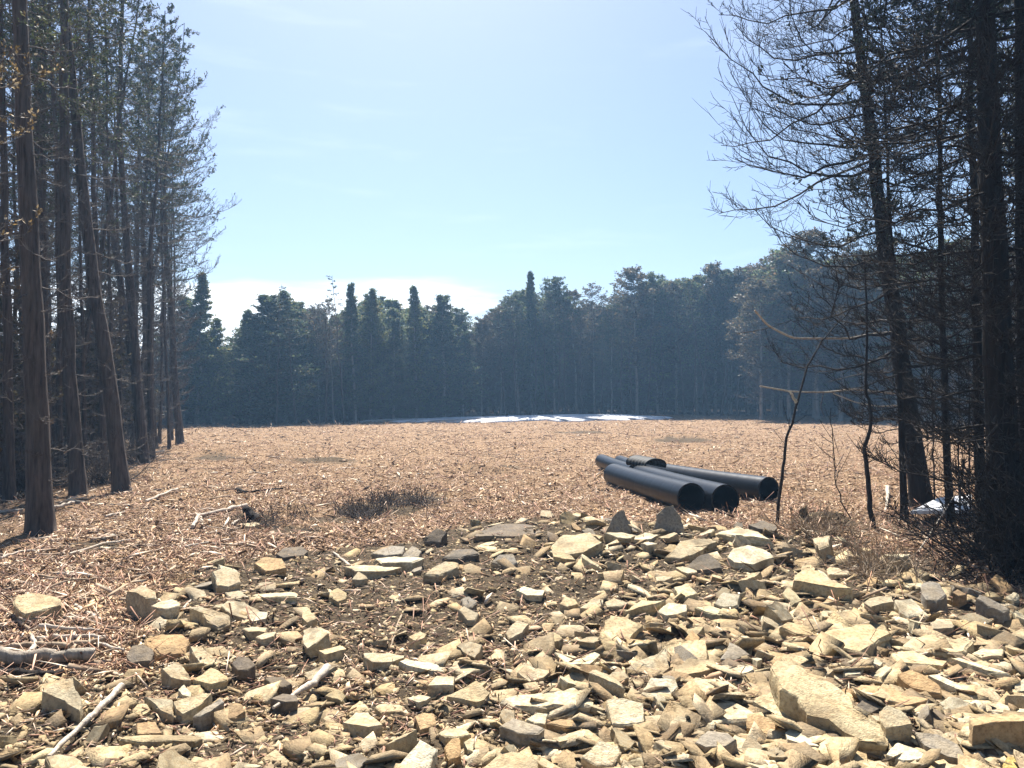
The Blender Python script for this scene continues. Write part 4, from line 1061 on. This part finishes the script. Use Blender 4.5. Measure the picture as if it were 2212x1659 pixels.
 ('d', [(1190,720),(1270,662),(1440,632),(1680,660),(1760,680),(1700,760),(1640,775),(1360,770)], 40, 'tan', 'wide dusty slab right of the large pale slab'),
 ('d', [(260,560),(320,520),(480,560),(520,640),(380,620)], 30, 'tan', 'tan slab left of the large pale slab'),
 ('d', [(910,370),(1000,325),(1130,320),(1150,370),(970,410)], 40, 'tan', 'left one of the touching pair at upper right'),
 ('d', [(1150,350),(1280,340),(1350,400),(1440,490),(1260,485),(1190,440)], 30, 'pale', 'right one of the touching pair, its pale face turned to the viewer'),
 ('d', [(1350,260),(1420,200),(1500,220),(1560,310),(1480,370),(1400,350)], 70, 'grey', 'round grey boulder behind the touching pair'),
 ('d', [(1780,340),(1810,310),(1930,360),(2050,430),(1990,450),(1880,400)], 85, 'grey', 'grey blunt block at the far right rim of the rubble'),
 ('d', [(360,205),(430,130),(560,130),(640,200),(820,270),(700,265),(500,228)], 80, 'tan', 'dipping slab with long dark front at the upper right'),
 ('d', [(620,112),(650,90),(800,130),(790,157),(640,157)], 22, 'tan', 'small tan brick behind the dipping slab'),
 ('d', [(1120,770),(1290,750),(1400,800),(1560,830),(1530,870),(1180,840)], 30, 'tan', 'layered flat stone below the wide dusty slab'),
 ('d', [(1560,800),(1640,795),(1800,850),(1940,900),(2060,940),(1900,915),(1700,845)], 50, 'pale', 'knife thin long slab near the right edge'),
 ('d', [(1410,940),(1480,930),(1600,990),(1700,1040),(1690,1070),(1540,1005)], 30, 'pale', 'second knife thin slab below the layered flat stone'),
 ('d', [(1170,930),(1270,890),(1370,930),(1500,1020),(1520,1090),(1300,1040)], 50, 'orange', 'brown earthy clod right of the longest slab'),
 ('d', [(730,1060),(900,1022),(1100,1040),(1420,1130),(1240,1180),(1000,1135)], 50, 'orange', 'orange sloping stone behind the tall grey fronted block'),
 ('d', [(1800,1020),(1900,985),(2060,990),(2000,1060),(1840,1062)], 40, 'tan', 'tan slab left of the white stone at the right edge'),
 ('d', [(1760,770),(1840,730),(2000,740),(1990,790),(1830,800)], 30, 'tan', 'flat stone right of the wide dusty slab'),
 ('d', [(2060,620),(2157,562),(2220,640),(2157,682)], 40, 'tan', 'tan stone cut by the right edge beside the wide dusty slab'),
 ('d', [(1430,530),(1480,500),(1680,520),(1600,570),(1450,580)], 30, 'tan', 'yellowish flat stone between touching pair and wide dusty slab'),
 ('d', [(750,910),(830,880),(910,890),(880,930),(770,940)], 50, 'pale', 'small pale topped stone above the orange sloping stone'),
 ('d', [(860,800),(1050,810),(1040,870),(900,842)], 25, 'pale', 'pale chip below the large pale slab'),
 ('d', [(1600,292),(1640,270),(1712,312),(1650,322)], 70, 'orange', 'small orange topped triangle right of the round grey boulder'),
 ('d', [(0,1240),(90,1232),(240,1320),(210,1420),(110,1382),(0,1350)], 30, 'orange', 'pinkish stained slab under the smooth yellow slab'),
 ('d', [(0,1610),(110,1592),(220,1600),(260,1659),(0,1720)], 50, 'pale', 'pale slab at the bottom edge left of the pale pointed slab'),
 ('d', [(1990,1640),(2030,1572),(2100,1570),(2140,1620),(2110,1690),(2010,1690)], 40, 'yellow', 'bright yellow rounded stone in the bottom right corner'),
 ('d', [(1850,1165),(1960,1140),(2080,1200),(2040,1232),(1870,1222)], 20, 'tan', 'stone lying on top of the massive brown block'),
 ('d', [(2080,1020),(2157,962),(2220,1060),(2100,1072)], 30, 'pale', 'white stone at the right edge above the massive block'),
 ('d', [(890,240),(960,162),(1020,180),(1000,242),(940,255)], 25, 'orange', 'brown stone right of the dipping slab'),
 ('d', [(880,1620),(1040,1600),(1110,1652),(1000,1692),(870,1682)], 50, 'tan', 'tan stone at the bottom edge under the longest slab'),
 ('d', [(850,1180),(900,1130),(1000,1150),(1030,1200),(960,1240),(870,1230)], 30, 'dark', 'dark stone in the gap between longest slab and tall block'),
 ('p', [(385,860),(430,760),(480,700),(530,690),(600,820),(590,860),(480,880)], 35, 'grey', 'pointed grey stone standing before the black pipes'),
 ('p', [(770,850),(800,730),(870,660),(940,650),(1000,740),(1030,850),(900,870)], 30, 'grey', 'larger grey boulder under the front pipe end'),
 ('p', [(1290,885),(1420,850),(1560,848),(1650,880),(1760,945),(1600,920),(1420,910)], 75, 'pale', 'long hump backed stone with a shaded front below the pipes'),
 ('p', [(1020,1180),(1120,1100),(1230,1045),(1290,1090),(1340,1180),(1180,1200)], 20, 'dark', 'dark pyramid stone below the hump backed one'),
 ('p', [(560,905),(680,880),(820,900),(760,935),(620,940)], 20, 'pale', 'pale flat stone right of the pointed grey stone'),
 ('p', [(60,935),(200,890),(360,910),(300,960),(120,985)], 25, 'tan', 'tan flat stone left of the pointed grey stone'),
 ('p', [(870,1080),(1000,960),(1200,930),(1310,960),(1180,1030),(1000,1100)], 35, 'tan', 'wide tan slab in front of the larger grey boulder'),
 ('p', [(1390,1090),(1440,1020),(1560,990),(1700,1030),(1780,1090),(1600,1150),(1440,1130)], 50, 'pale', 'bright wide slab right of the dark pyramid'),
 ('p', [(1440,830),(1470,790),(1510,800),(1520,835)], 25, 'dark', 'small black stone behind the hump backed one'),
 ('p', [(1560,815),(1680,780),(1790,820),(1780,870),(1640,850)], 40, 'dark', 'black lump at the foot of the crooked sapling'),
 ('m', [(1225,345),(1300,290),(1400,268),(1520,265),(1600,290),(1640,330),(1450,345)], 15, 'dark', 'long low dark bank stone for the shaded bank face at the far rim of the rubble'),  # the bank's shadow side, put in as a dark coloured stone
 ('m', [(60,440),(100,405),(210,395),(245,425),(220,450),(100,462)], 12, 'dark', 'small dark brick shaped stone in the field left of the rubble'),
 ('m', [(930,370),(970,310),(1010,285),(1070,310),(1030,375)], 15, 'dark', 'dark peaked stone at the left end of the rubble rim'),
 ('m', [(620,440),(740,395),(820,392),(800,440),(700,450)], 15, 'grey', 'grey flat stone left of the dark peaked one'),
 ('m', [(800,455),(860,390),(920,425),(900,460)], 15, 'grey', 'small grey peak between flat grey stone and rubble rim'),
 ('m', [(1330,490),(1380,440),(1460,440),(1490,490),(1420,520)], 25, 'grey', 'grey stone right of the bright tan slab'),
 ('m', [(1040,460),(1100,415),(1230,410),(1260,440),(1150,465)], 20, 'dark', 'dark flat stone above the bright tan slab'),
 ('m', [(1230,395),(1330,350),(1500,350),(1620,380),(1480,420),(1320,420)], 15, 'tan', 'bright flat slab in front of the dark bank stone'),
 ('m', [(1660,420),(1760,330),(1900,320),(1990,370),(1880,430),(1740,450)], 25, 'tan', 'yellowish lumpy slab left of the pointed grey stone'),
 ('m', [(640,470),(760,455),(930,465),(860,490),(680,495)], 20, 'pale', 'long pale sliver below the grey flat stone'),
 ('m', [(460,520),(640,510),(800,520),(700,545),(520,545)], 18, 'tan', 'thin tan sliver left of the bright tan slab'),
]
GROUPS = 'loose stones of the rubble'
stones = []                                        # (x, y, radius)
for k, (cr, poly, hf, mk, lab) in enumerate(TR):
    x0, y0, sc = CROP[cr]
    q = np.array([((x0 + a / sc) / 1.736, (y0 + b / sc) / 1.736) for a, b in poly]); hp = hf / sc / 1.736
    cx_, ymax = q[:, 0].mean(), q[:, 1].max()
    G = ground(cx_, ymax + hp, False)
    d = G[1]; h = max(hp * d / F * 0.97, 0.025)
    wid = (q[:, 0].max() - q[:, 0].min()) * d / F; hpx = (ymax - q[:, 1].min()) * d / F
    dep = math.atan((ymax - HOR) / F)
    want = 0.85 * wid
    tilt = math.asin(min(0.97, max(hpx / want, 0.02))) - dep
    standing = cr == 'p' and k and lab.split()[0] in ('pointed', 'larger', 'dark') or cr == 'm' and mk in ('dark', 'grey') and 'flat' not in lab
    tilt = min(max(tilt, R(2)), R(62) if standing else R(19))
    g = np.random.default_rng(500 + k)
    nrm = norm(np.array([g.normal(0, 0.07), -math.sin(tilt), math.cos(tilt)]))
    p0 = np.array([G[0], G[1], G[2] + h])
    pts = []
    for px, py in q:
        r = ray(px, py); t = ((p0 - CAM) @ nrm) / (r @ nrm); pts.append(CAM + r * t)
    pts = np.array(pts)[::-1]
    c = pts.mean(0); base = np.array([c[0], c[1], float(gz(c[0], c[1]))])
    me = rock_mesh(pts - base, -0.06, 500 + k)
    o = link('stone', me, M[mk]); o.location = base
    tag(o, lab, 'stone', GROUPS)
    stones.append((c[0], c[1], 0.5 * max(wid, (np.ptp(pts[:, 1]))), base, lab))

# prototype stones for the smaller ones between
protos = []
for k in range(26):
    g = np.random.default_rng(900 + k)
    n = g.integers(4, 8); a = np.sort((np.arange(n) + g.uniform(-0.3, 0.3, n)) * 6.283 / n)
    el = g.uniform(0.4, 0.8); th = g.uniform(0.22, 0.42) if k % 4 == 0 else g.uniform(0.07, 0.2)
    rr = g.uniform(0.5, 1.25, n)
    tx, ty = g.normal(0, 0.22), g.normal(0.05, 0.22)
    T_ = np.stack([np.cos(a) * rr * 0.5, np.sin(a) * rr * 0.5 * el, np.zeros(n)], -1); T_[:, 2] = th + T_[:, 0] * tx + T_[:, 1] * ty
    me = rock_mesh(T_, -0.12, 900 + k, shrink=g.uniform(0.75, 0.95), sub=2)
    shape = 'blocky' if k % 4 == 0 else ('flat' if th < 0.13 else 'wedge shaped')
    protos.append((me, shape))
def dens(x, y):                                    # how thickly stones lie
    px = CX + F * x / y; py = HOR + F * CAMZ / y
    d = 0.10 + 0.90 * sst(px, 850, 1450)
    d = d * (1 - 0.85 * sst(px, 700, 860) * (1 - sst(px, 1250, 1380)) * sst(py, 1235, 1275) * (1 - sst(py, 1400, 1440)))
    return d * soilmask(x, y)
LMARK = [s for s in stones if any(wd in s[4] for wd in ('longest slab of all', 'wide flat slab', 'dome backed stone alone', 'large pale slab with', 'touching pair at upper', 'boat shaped', 'rough boulder with',
        'dark grey pyramid', 'dipping slab with', 'bar shaped slab near', 'middle of the three', 'broad stained', 'hump backed stone with', 'bright tan slab beside', 'pointed grey stone standing', 'wide dusty slab right',
        'massive brown', 'pale pointed', 'tall block with grey', 'soil patch', 'straight edged', 'round grey boulder', 'ledge shaped', 'pale yellow slab', 'ridged tan', 'triangular tan', 'dark pyramid stone', 'dark bank stone', 'peaked triangular'))]
def short(lab):
    for key, ref in [('longest slab of all', 'the longest tilted slab'), ('wide flat slab', 'the wide flat slab'), ('dome backed', 'the dome backed stone'), ('large pale slab', 'the large pale slab'), ('touching pair', 'the touching pair'),
                     ('boat shaped', 'the boat shaped slab'), ('rough boulder', 'the rough boulder'), ('dark grey pyramid', 'the dark grey pyramid'), ('dipping slab', 'the dipping slab'), ('bar shaped', 'the long bar slab'),
                     ('middle of the three', 'the three tan blocks'), ('broad stained', 'the broad stained slab'), ('hump backed', 'the hump backed stone'), ('bright tan slab beside', 'the bright tan slab'),
                     ('pointed grey', 'the pointed grey stone'), ('wide dusty', 'the wide dusty slab'), ('massive brown', 'the massive corner block'), ('pale pointed', 'the pale pointed slab'), ('tall block with grey', 'the tall grey fronted block'),
                     ('lone tan cube', 'the lone tan cube'), ('tan cube standing', 'the soil patch cube'), ('straight edged', 'the straight edged bar stone'), ('round grey boulder', 'the round grey boulder'), ('ledge shaped', 'the ledge shaped slab'), ('pale yellow slab', 'the notched pale slab'),
                     ('ridged tan', 'the ridged tan boulder'), ('triangular tan', 'the standing triangular shard'), ('dark pyramid', 'the dark pyramid stone'), ('dark bank', 'the dark bank stone'), ('peaked triangular', 'the peaked triangular slab')]:
        if key in lab: return ref
    return 'the slab'
rk = np.random.default_rng(77)
used = set(); placed = 0
CN = {'tan': 'tan', 'pale': 'pale', 'grey': 'grey', 'orange': 'rusty', 'dark': 'dark'}
for attempt in range(30000):
    if placed >= 300 - len(TR): break
    py = rk.uniform(1135, 1690); px = rk.uniform(-40, 2260)
    x, y = flat(px, py)
    if rk.random() > dens(x, y): continue
    big = attempt < 1500
    sz = rk.uniform(0.14, 0.30) * (0.8 + 0.05 * y) if big else rk.uniform(0.10, 0.19) * (0.75 + 0.06 * y)
    if any((x - a) ** 2 + (y - b) ** 2 < (0.72 * r + 0.42 * sz) ** 2 for a, b, r, _, _ in stones): continue
    k = int(rk.integers(0, len(protos))); me, shape = protos[k]
    mk = ['tan', 'tan', 'tan', 'pale', 'tan', 'orange', 'tan', 'tan', 'pale', 'grey'][rk.integers(0, 10)]
    lm = min(LMARK, key=lambda s: (s[0] - x) ** 2 + (s[1] - y) ** 2)
    dx, dy = x - lm[0], y - lm[1]; dist = math.hypot(dx, dy)
    rel = ('right of' if dx > 0 else 'left of') if abs(dx) > abs(dy) else ('behind' if dy > 0 else 'in front of')
    dw = 'just ' if dist < 0.45 else ('' if dist < 0.9 else 'well ')
    sw = 'small' if sz < 0.22 else 'mid sized'
    lab = f'{sw} {CN[mk]} {shape} stone {dw}{rel} {short(lm[4])}'
    if lab in used: continue
    used.add(lab)
    o = bpy.data.objects.new('stone', me); COL.objects.link(o)
    if not me.materials: me.materials.append(M['tan'])
    o.material_slots[0].link = 'OBJECT'; o.material_slots[0].material = M[mk]
    o.location = (x, y, float(gz(x, y))); o.rotation_euler = (rk.normal(0, 0.2), rk.normal(0, 0.2), rk.uniform(0, 6.28)); o.scale = (sz, sz * rk.uniform(0.8, 1.1), sz * rk.uniform(0.8, 1.2))
    tag(o, lab, 'stone', GROUPS); stones.append((x, y, sz * 0.45, None, lab)); placed += 1

# small rubble and gravel nobody could count
def scatter_rocks(name, n, smin, smax, seed, mask, ylo=1120, yhi=1760, flatn=0.45, power=2.0):
    g = np.random.default_rng(seed)
    V0s = []
    for k in range(12):                            # small angular solids: jittered, chamfered boxes
        v = np.array([[sx, sy, sz_] for sz_ in (-1, 1) for sy in (-1, 1) for sx in (-1, 1)], float) * 0.5
        v *= g.uniform(0.6, 1.25, v.shape); v[4:, :2] *= g.uniform(0.55, 0.95); v[:, 2] *= flatn * g.uniform(0.5, 1.3); v[:, 0] *= g.uniform(0.9, 1.6)
        V0s.append(v)
    F0 = np.array([[0, 2, 3, 1], [4, 5, 7, 6], [0, 1, 5, 4], [2, 6, 7, 3], [0, 4, 6, 2], [1, 3, 7, 5]])
    px = g.uniform(-250, 2460, n * 3); py = g.uniform(ylo, yhi, n * 3)
    dr = (px - CX) / F; yy = F * CAMZ / (py - HOR); xx = dr * yy
    keep = g.random(n * 3) < mask(xx, yy); xx, yy = xx[keep][:n], yy[keep][:n]; n = len(xx)
    s = smin + (smax - smin) * g.random(n) ** power; s = s * (0.75 + 0.055 * yy)
    zz = gz(xx, yy) + s * 0.06
    A = g.uniform(0, 6.28, n); tx, ty = g.normal(0, 0.32, n), g.normal(0, 0.32, n)
    B = np.array(V0s)[g.integers(0, 12, n)] * s[:, None, None]
    ca, sa = np.cos(A)[:, None], np.sin(A)[:, None]
    xr = B[..., 0] * ca - B[..., 1] * sa; yr = B[..., 0] * sa + B[..., 1] * ca; zr = B[..., 2] + xr * tx[:, None] + yr * ty[:, None]
    V = np.stack([xr + xx[:, None], yr + yy[:, None], zr + zz[:, None]], -1).reshape(-1, 3)
    Q = (F0[None] + (np.arange(n) * 8)[:, None, None]).reshape(-1, 4)
    return link(name, mesh_np(name, V, Q, None, False), M['pebble'])
tag(scatter_rocks('small_rubble', 3900, 0.03, 0.185, 81, lambda x, y: dens(x, y) ** 1.5 * 0.8 + 0.13 * soilmask(x, y) * inpoly(x, y, RUB), power=1.9, flatn=0.24), 'small broken stones filling the gaps of the rubble', 'rubble', kind='stuff')
tag(scatter_rocks('gravel', 22000, 0.006, 0.038, 82, lambda x, y: 0.10 + 0.88 * soilmask(x, y) * inpoly(x, y, RUB), flatn=0.6), 'fine gravel and crumbs strewn over the bare soil', 'gravel', kind='stuff')

# ------------------------------------------------------------------ litter of the clearing
def chips(name, n, seed, ylo, yhi, lmin, lmax, mat, mask, wid=0.22, tiltz=0.35, lift=0.4):
    g = np.random.default_rng(seed)
    px = g.uniform(-450, 2660, n * 2); py = HOR + (ylo - HOR) + (yhi - ylo) * g.random(n * 2) ** 1.15
    yy = F * CAMZ / (py - HOR) * g.uniform(0.94, 1.06, n * 2); xx = (px - CX) / F * yy
    keep = (g.random(n * 2) < mask(xx, yy)); xx, yy = xx[keep][:n], yy[keep][:n]; n = len(xx)
    L = g.uniform(lmin, lmax, n) * (0.7 + 0.035 * yy); W = L * wid * g.uniform(0.4, 1.4, n)
    a = g.uniform(0, 6.28, n); el = g.normal(0, tiltz, n)
    d = np.stack([np.cos(a) * np.cos(el), np.sin(a) * np.cos(el), np.sin(el)], -1)
    s_ = norm(np.stack([-np.sin(a), np.cos(a), g.normal(0, 0.5, n)], -1)); u = np.cross(d, s_)
    c = np.stack([xx, yy, gz(xx, yy) + L * np.abs(np.sin(el)) * lift + 0.006], -1)
    v = np.stack([c - d * L[:, None] / 2 - s_ * W[:, None] / 2, c - d * L[:, None] / 2 + s_ * W[:, None] / 2, c + d * L[:, None] / 2 + s_ * W[:, None] * 0.3, c + d * L[:, None] / 2 - s_ * W[:, None] * 0.25,
                  c + u * W[:, None] * 0.45 + d * L[:, None] * 0.1], 1)
    V = v.reshape(-1, 3); b = np.arange(n)[:, None] * 5
    Q = b + np.array([[3, 2, 1, 0]]); T = np.concatenate([b + np.array([[i, (i + 1) % 4, 4]]) for i in range(4)])
    return link(name, mesh_np(name, V, Q, T, False), mat)
fmask = lambda x, y: (1 - 0.93 * soilmask(x, y)) * (y < far_front(np.clip(x, -40, 40)) + 2) * np.where(x < edge_left(y), 0.35, 1)
tag(chips('wood_chips', 190000, 91, 886, 1560, 0.018, 0.075, M['chips'], fmask), 'tan wood chips and dry stalks covering the clearing', 'wood chips', kind='stuff')
tag(chips('wood_scraps', 9000, 95, 905, 1500, 0.05, 0.15, M['chips'], lambda x, y: fmask(x, y) * (0.3 + 0.7 * (vnoise(x * 0.7, y * 0.7, 8) > 0.5)), wid=0.3, tiltz=0.25), 'coarse shredded wood scraps scattered over the clearing', 'wood scraps', kind='stuff')
tag(chips('dry_stalks', 30000, 92, 890, 1500, 0.07, 0.26, M['twiglitter'], fmask, wid=0.045, tiltz=0.35, lift=0.45), 'dry reddish stalks and twigs strewn on the clearing', 'dry stalks', kind='stuff')
tag(chips('wood_splinters', 2600, 94, 930, 1480, 0.10, 0.34, M['splinter'], lambda x, y: fmask(x, y) * (0.12 + 0.88 * (1 - sst(CX + F * x / y, 350, 900))), wid=0.11, tiltz=0.15, lift=0.6), 'pale splintered wood thrown about the left of the clearing', 'splinters', kind='stuff')
tag(chips('soil_twigs', 5000, 93, 1130, 1740, 0.03, 0.12, M['twiglitter'], lambda x, y: soilmask(x, y) * (1 - 0.5 * sst(CX + F * x / y, 700, 1300)), wid=0.10, tiltz=0.2), 'bits of bark and twig lying on the bare soil', 'twigs', kind='stuff')

# ------------------------------------------------------------------ single sticks and logs
def stick(pp, ra, rb, mat, label, name='stick', lift=0.0, k=8, forks=()):
    P = []
    for q in pp:
        px, py = q[0], q[1]; h = q[2] if len(q) > 2 else 0
        p = ground(px, py); p[2] += h + ra * 0.7 + lift; P.append(p)
    P = np.array(P); b = P[0].copy(); n = len(P)
    s = np.linspace(0, n - 1, max(n * 4, 7)); i = np.minimum(s.astype(int), n - 2); f = (s - i)[:, None]
    D = P[i] * (1 - f) + P[i + 1] * f - b
    g = np.random.default_rng(int(abs(pp[0][0]) * 7 + pp[0][1]) )
    D[1:-1] += g.normal(0, ra * 0.25, (len(D) - 2, 3))
    rad = np.linspace(ra, rb, len(D)) * g.uniform(0.88, 1.12, len(D))
    T = Tubes(k); T.add(D, rad)
    for (q0, q1, r) in forks:
        a = ground(*q0) - b; a[2] += ra; c = ground(*q1) - b; c[2] += r
        T.add(np.array([a, (a + c) / 2 + g.normal(0, .01, 3), c]), np.array([r, r * .9, r * .6]))
    me = T.mesh(name)
    me.set_sharp_from_angle(angle=R(50))
    o = link(name, me, mat); o.location = b
    tag(o, label, 'log' if name == 'log' else 'stick', 'sticks and dead wood on the ground')
W_, Bw, Dk = M['pale_wood'], M['brown_wood'], M['barkdark']
stick([(-30, 1446), (60, 1446), (130, 1440), (205, 1436)], 0.042, 0.034, M['log_wood'], 'thick grey log cut by the left edge', 'log', lift=0.035)
stick([(195, 1440), (240, 1436), (285, 1425)], 0.02, 0.014, Bw, 'thin end piece between grey log and black clod')
stick([(80, 1396), (150, 1390), (230, 1392)], 0.018, 0.012, W_, 'upper of the pale sticks stacked above the grey log', lift=0.035)
stick([(100, 1412), (170, 1408), (228, 1396)], 0.02, 0.014, Bw, 'brown stick lying right above the grey log', lift=0.035)
stick([(210, 1405), (268, 1420)], 0.012, 0.008, W_, 'short pale stick pointing at the black clod', lift=0.035)
stick([(0, 1322), (60, 1372), (95, 1408)], 0.014, 0.009, Bw, 'reddish stick slanting down to the grey log from the left', lift=0.035)
stick([(60, 1432), (75, 1408), (68, 1388)], 0.016, 0.012, W_, 'curved pale root on top of the grey log', lift=0.035)
stick([(105, 1655), (168, 1594), (212, 1552), (262, 1499)], 0.010, 0.017, W_, 'long pale split stick running diagonally at the lower left', lift=0.035)
stick([(140, 1625), (190, 1590), (210, 1540)], 0.008, 0.005, Bw, 'thin twig beside the long diagonal split stick')
stick([(590, 1552), (640, 1520), (676, 1498), (707, 1462)], 0.007, 0.026, W_, 'broken stick with a broad split end in the lower left centre', lift=0.05)
stick([(612, 1556), (660, 1525)], 0.006, 0.005, Bw, 'thin twig under the broken split end stick')
stick([(416, 1147), (430, 1121), (481, 1111), (532, 1099)], 0.022, 0.03, W_, 'white forked branch lying in the field at left', lift=0.035, forks=[((432, 1121), (442, 1147), 0.024)])
stick([(501, 1142), (542, 1114)], 0.018, 0.012, W_, 'short pale stick right of the white forked branch', lift=0.035)
stick([(315, 1090), (350, 1075), (384, 1062)], 0.022, 0.016, W_, 'pale straight stick right of the flared trunk', lift=0.035)
stick([(511, 1071), (560, 1066), (612, 1061)], 0.018, 0.014, Dk, 'dark stick in the field beyond the white forked branch', lift=0.035)
stick([(532, 1124), (556, 1132)], 0.06, 0.04, Dk, 'black stubby chunk beside the short pale stick', lift=0.02)
stick([(510, 1058), (530, 1066)], 0.03, 0.022, Dk, 'short black chunk above the dark field stick')
stick([(228, 1118), (272, 1108)], 0.02, 0.015, W_, 'pale stick in the field right of the thick trunk')
stick([(112, 1106), (160, 1094)], 0.03, 0.02, W_, 'pale stick touching the foot of the thick trunk', lift=0.035)
stick([(-10, 1108), (50, 1104)], 0.025, 0.02, W_, 'pale log end left of the thick trunk foot')
stick([(330, 1062), (368, 1055)], 0.02, 0.015, Dk, 'dark stick near the pale straight one')
stick([(150, 1300), (260, 1292)], 0.014, 0.01, Bw, 'brown stick behind the big pale tan block')
stick([(155, 1310), (195, 1330), (222, 1345)], 0.02, 0.014, W_, 'pale weathered stick right of the big pale tan block')
stick([(395, 1318), (412, 1298)], 0.01, 0.006, W_, 'short pale twig between the tan blocks')
stick([(843, 1400), (852, 1375), (858, 1350), (868, 1330)], 0.006, 0.008, Bw, 'curled brown root on the soil left of centre')
stick([(720, 1195), (745, 1215), (770, 1235)], 0.012, 0.016, W_, 'pale stick on the left rim of the rubble')
stick([(1910, 1262), (1975, 1205), (2062, 1135, 0.35)], 0.006, 0.009, W_, 'long thin pale stick slanting across the dark brush')
stick([(1900, 1180), (1950, 1195), (2000, 1205)], 0.01, 0.007, W_, 'pale twig below the kinked sapling')
stick([(1960, 1235), (2010, 1200), (2050, 1170)], 0.01, 0.006, Dk, 'dark stick beside the long thin pale one')
stick([(2100, 1225), (2150, 1235), (2190, 1245)], 0.012, 0.009, W_, 'pale stick in the shade under the black cedar')
stick([(1286, 1060), (1340, 1060)], 0.014, 0.01, Dk, 'dark stick left of the front pipe')
stick([(1912, 1105), (1916, 1090), (1918, 1070, .12)], 0.014, 0.03, W_, 'pale upright stump splinter left of the leaning cedar foot')
stick([(85, 1372), (160, 1378), (215, 1382)], 0.014, 0.008, W_, 'highest pale stick of the heap above the grey log', lift=0.05)
stick([(20, 1420), (80, 1412), (150, 1418)], 0.018, 0.012, Bw, 'brown stick lying along the back of the grey log', lift=0.05)
stick([(-20, 1462), (60, 1464), (140, 1458)], 0.03, 0.02, Dk, 'dark limb under the grey log standing in for its shadow')  # dark strip laid where the log's shadow falls
stick([(0, 1215), (45, 1200), (95, 1196)], 0.014, 0.008, W_, 'pale thin stick in the stalks at the left edge', lift=0.03)
stick([(150, 1205), (230, 1180), (290, 1172)], 0.012, 0.008, W_, 'long thin pale stick on the stalks below the thick trunk', lift=0.03)
stick([(60, 1250), (150, 1262), (240, 1258)], 0.012, 0.007, Bw, 'brown thin stick on the stalks above the big pale tan block', lift=0.03)
stick([(395, 1190), (450, 1178)], 0.014, 0.010, W_, 'short pale stick left of the rubble on the stalks', lift=0.03)
stick([(1250, 1375), (1300, 1390)], 0.005, 0.004, Bw, 'thin twig in front of the lone soil cube')

# ------------------------------------------------------------------ haze
def haze():
    bm = bmesh.new(); bmesh.ops.create_cube(bm, size=1.0)
    me = bpy.data.meshes.new('haze'); bm.to_mesh(me); bm.free()
    o = link('haze', me); o.scale = (310, 230, 24); o.location = (0, 65, 10.5)
    m = bpy.data.materials.new('haze_air'); m.use_nodes = True; n = m.node_tree; n.nodes.clear()
    out = n.nodes.new('ShaderNodeOutputMaterial'); v = n.nodes.new('ShaderNodeVolumePrincipled')
    v.inputs['Color'].default_value = (0.34, 0.61, 0.97, 1); v.inputs['Density'].default_value = HAZE_D; v.inputs['Anisotropy'].default_value = 0.3
    n.links.new(v.outputs[0], out.inputs['Volume']); me.materials.append(m)
    tag(o, kind='stuff')
HAZE_D = 0.0015
haze()
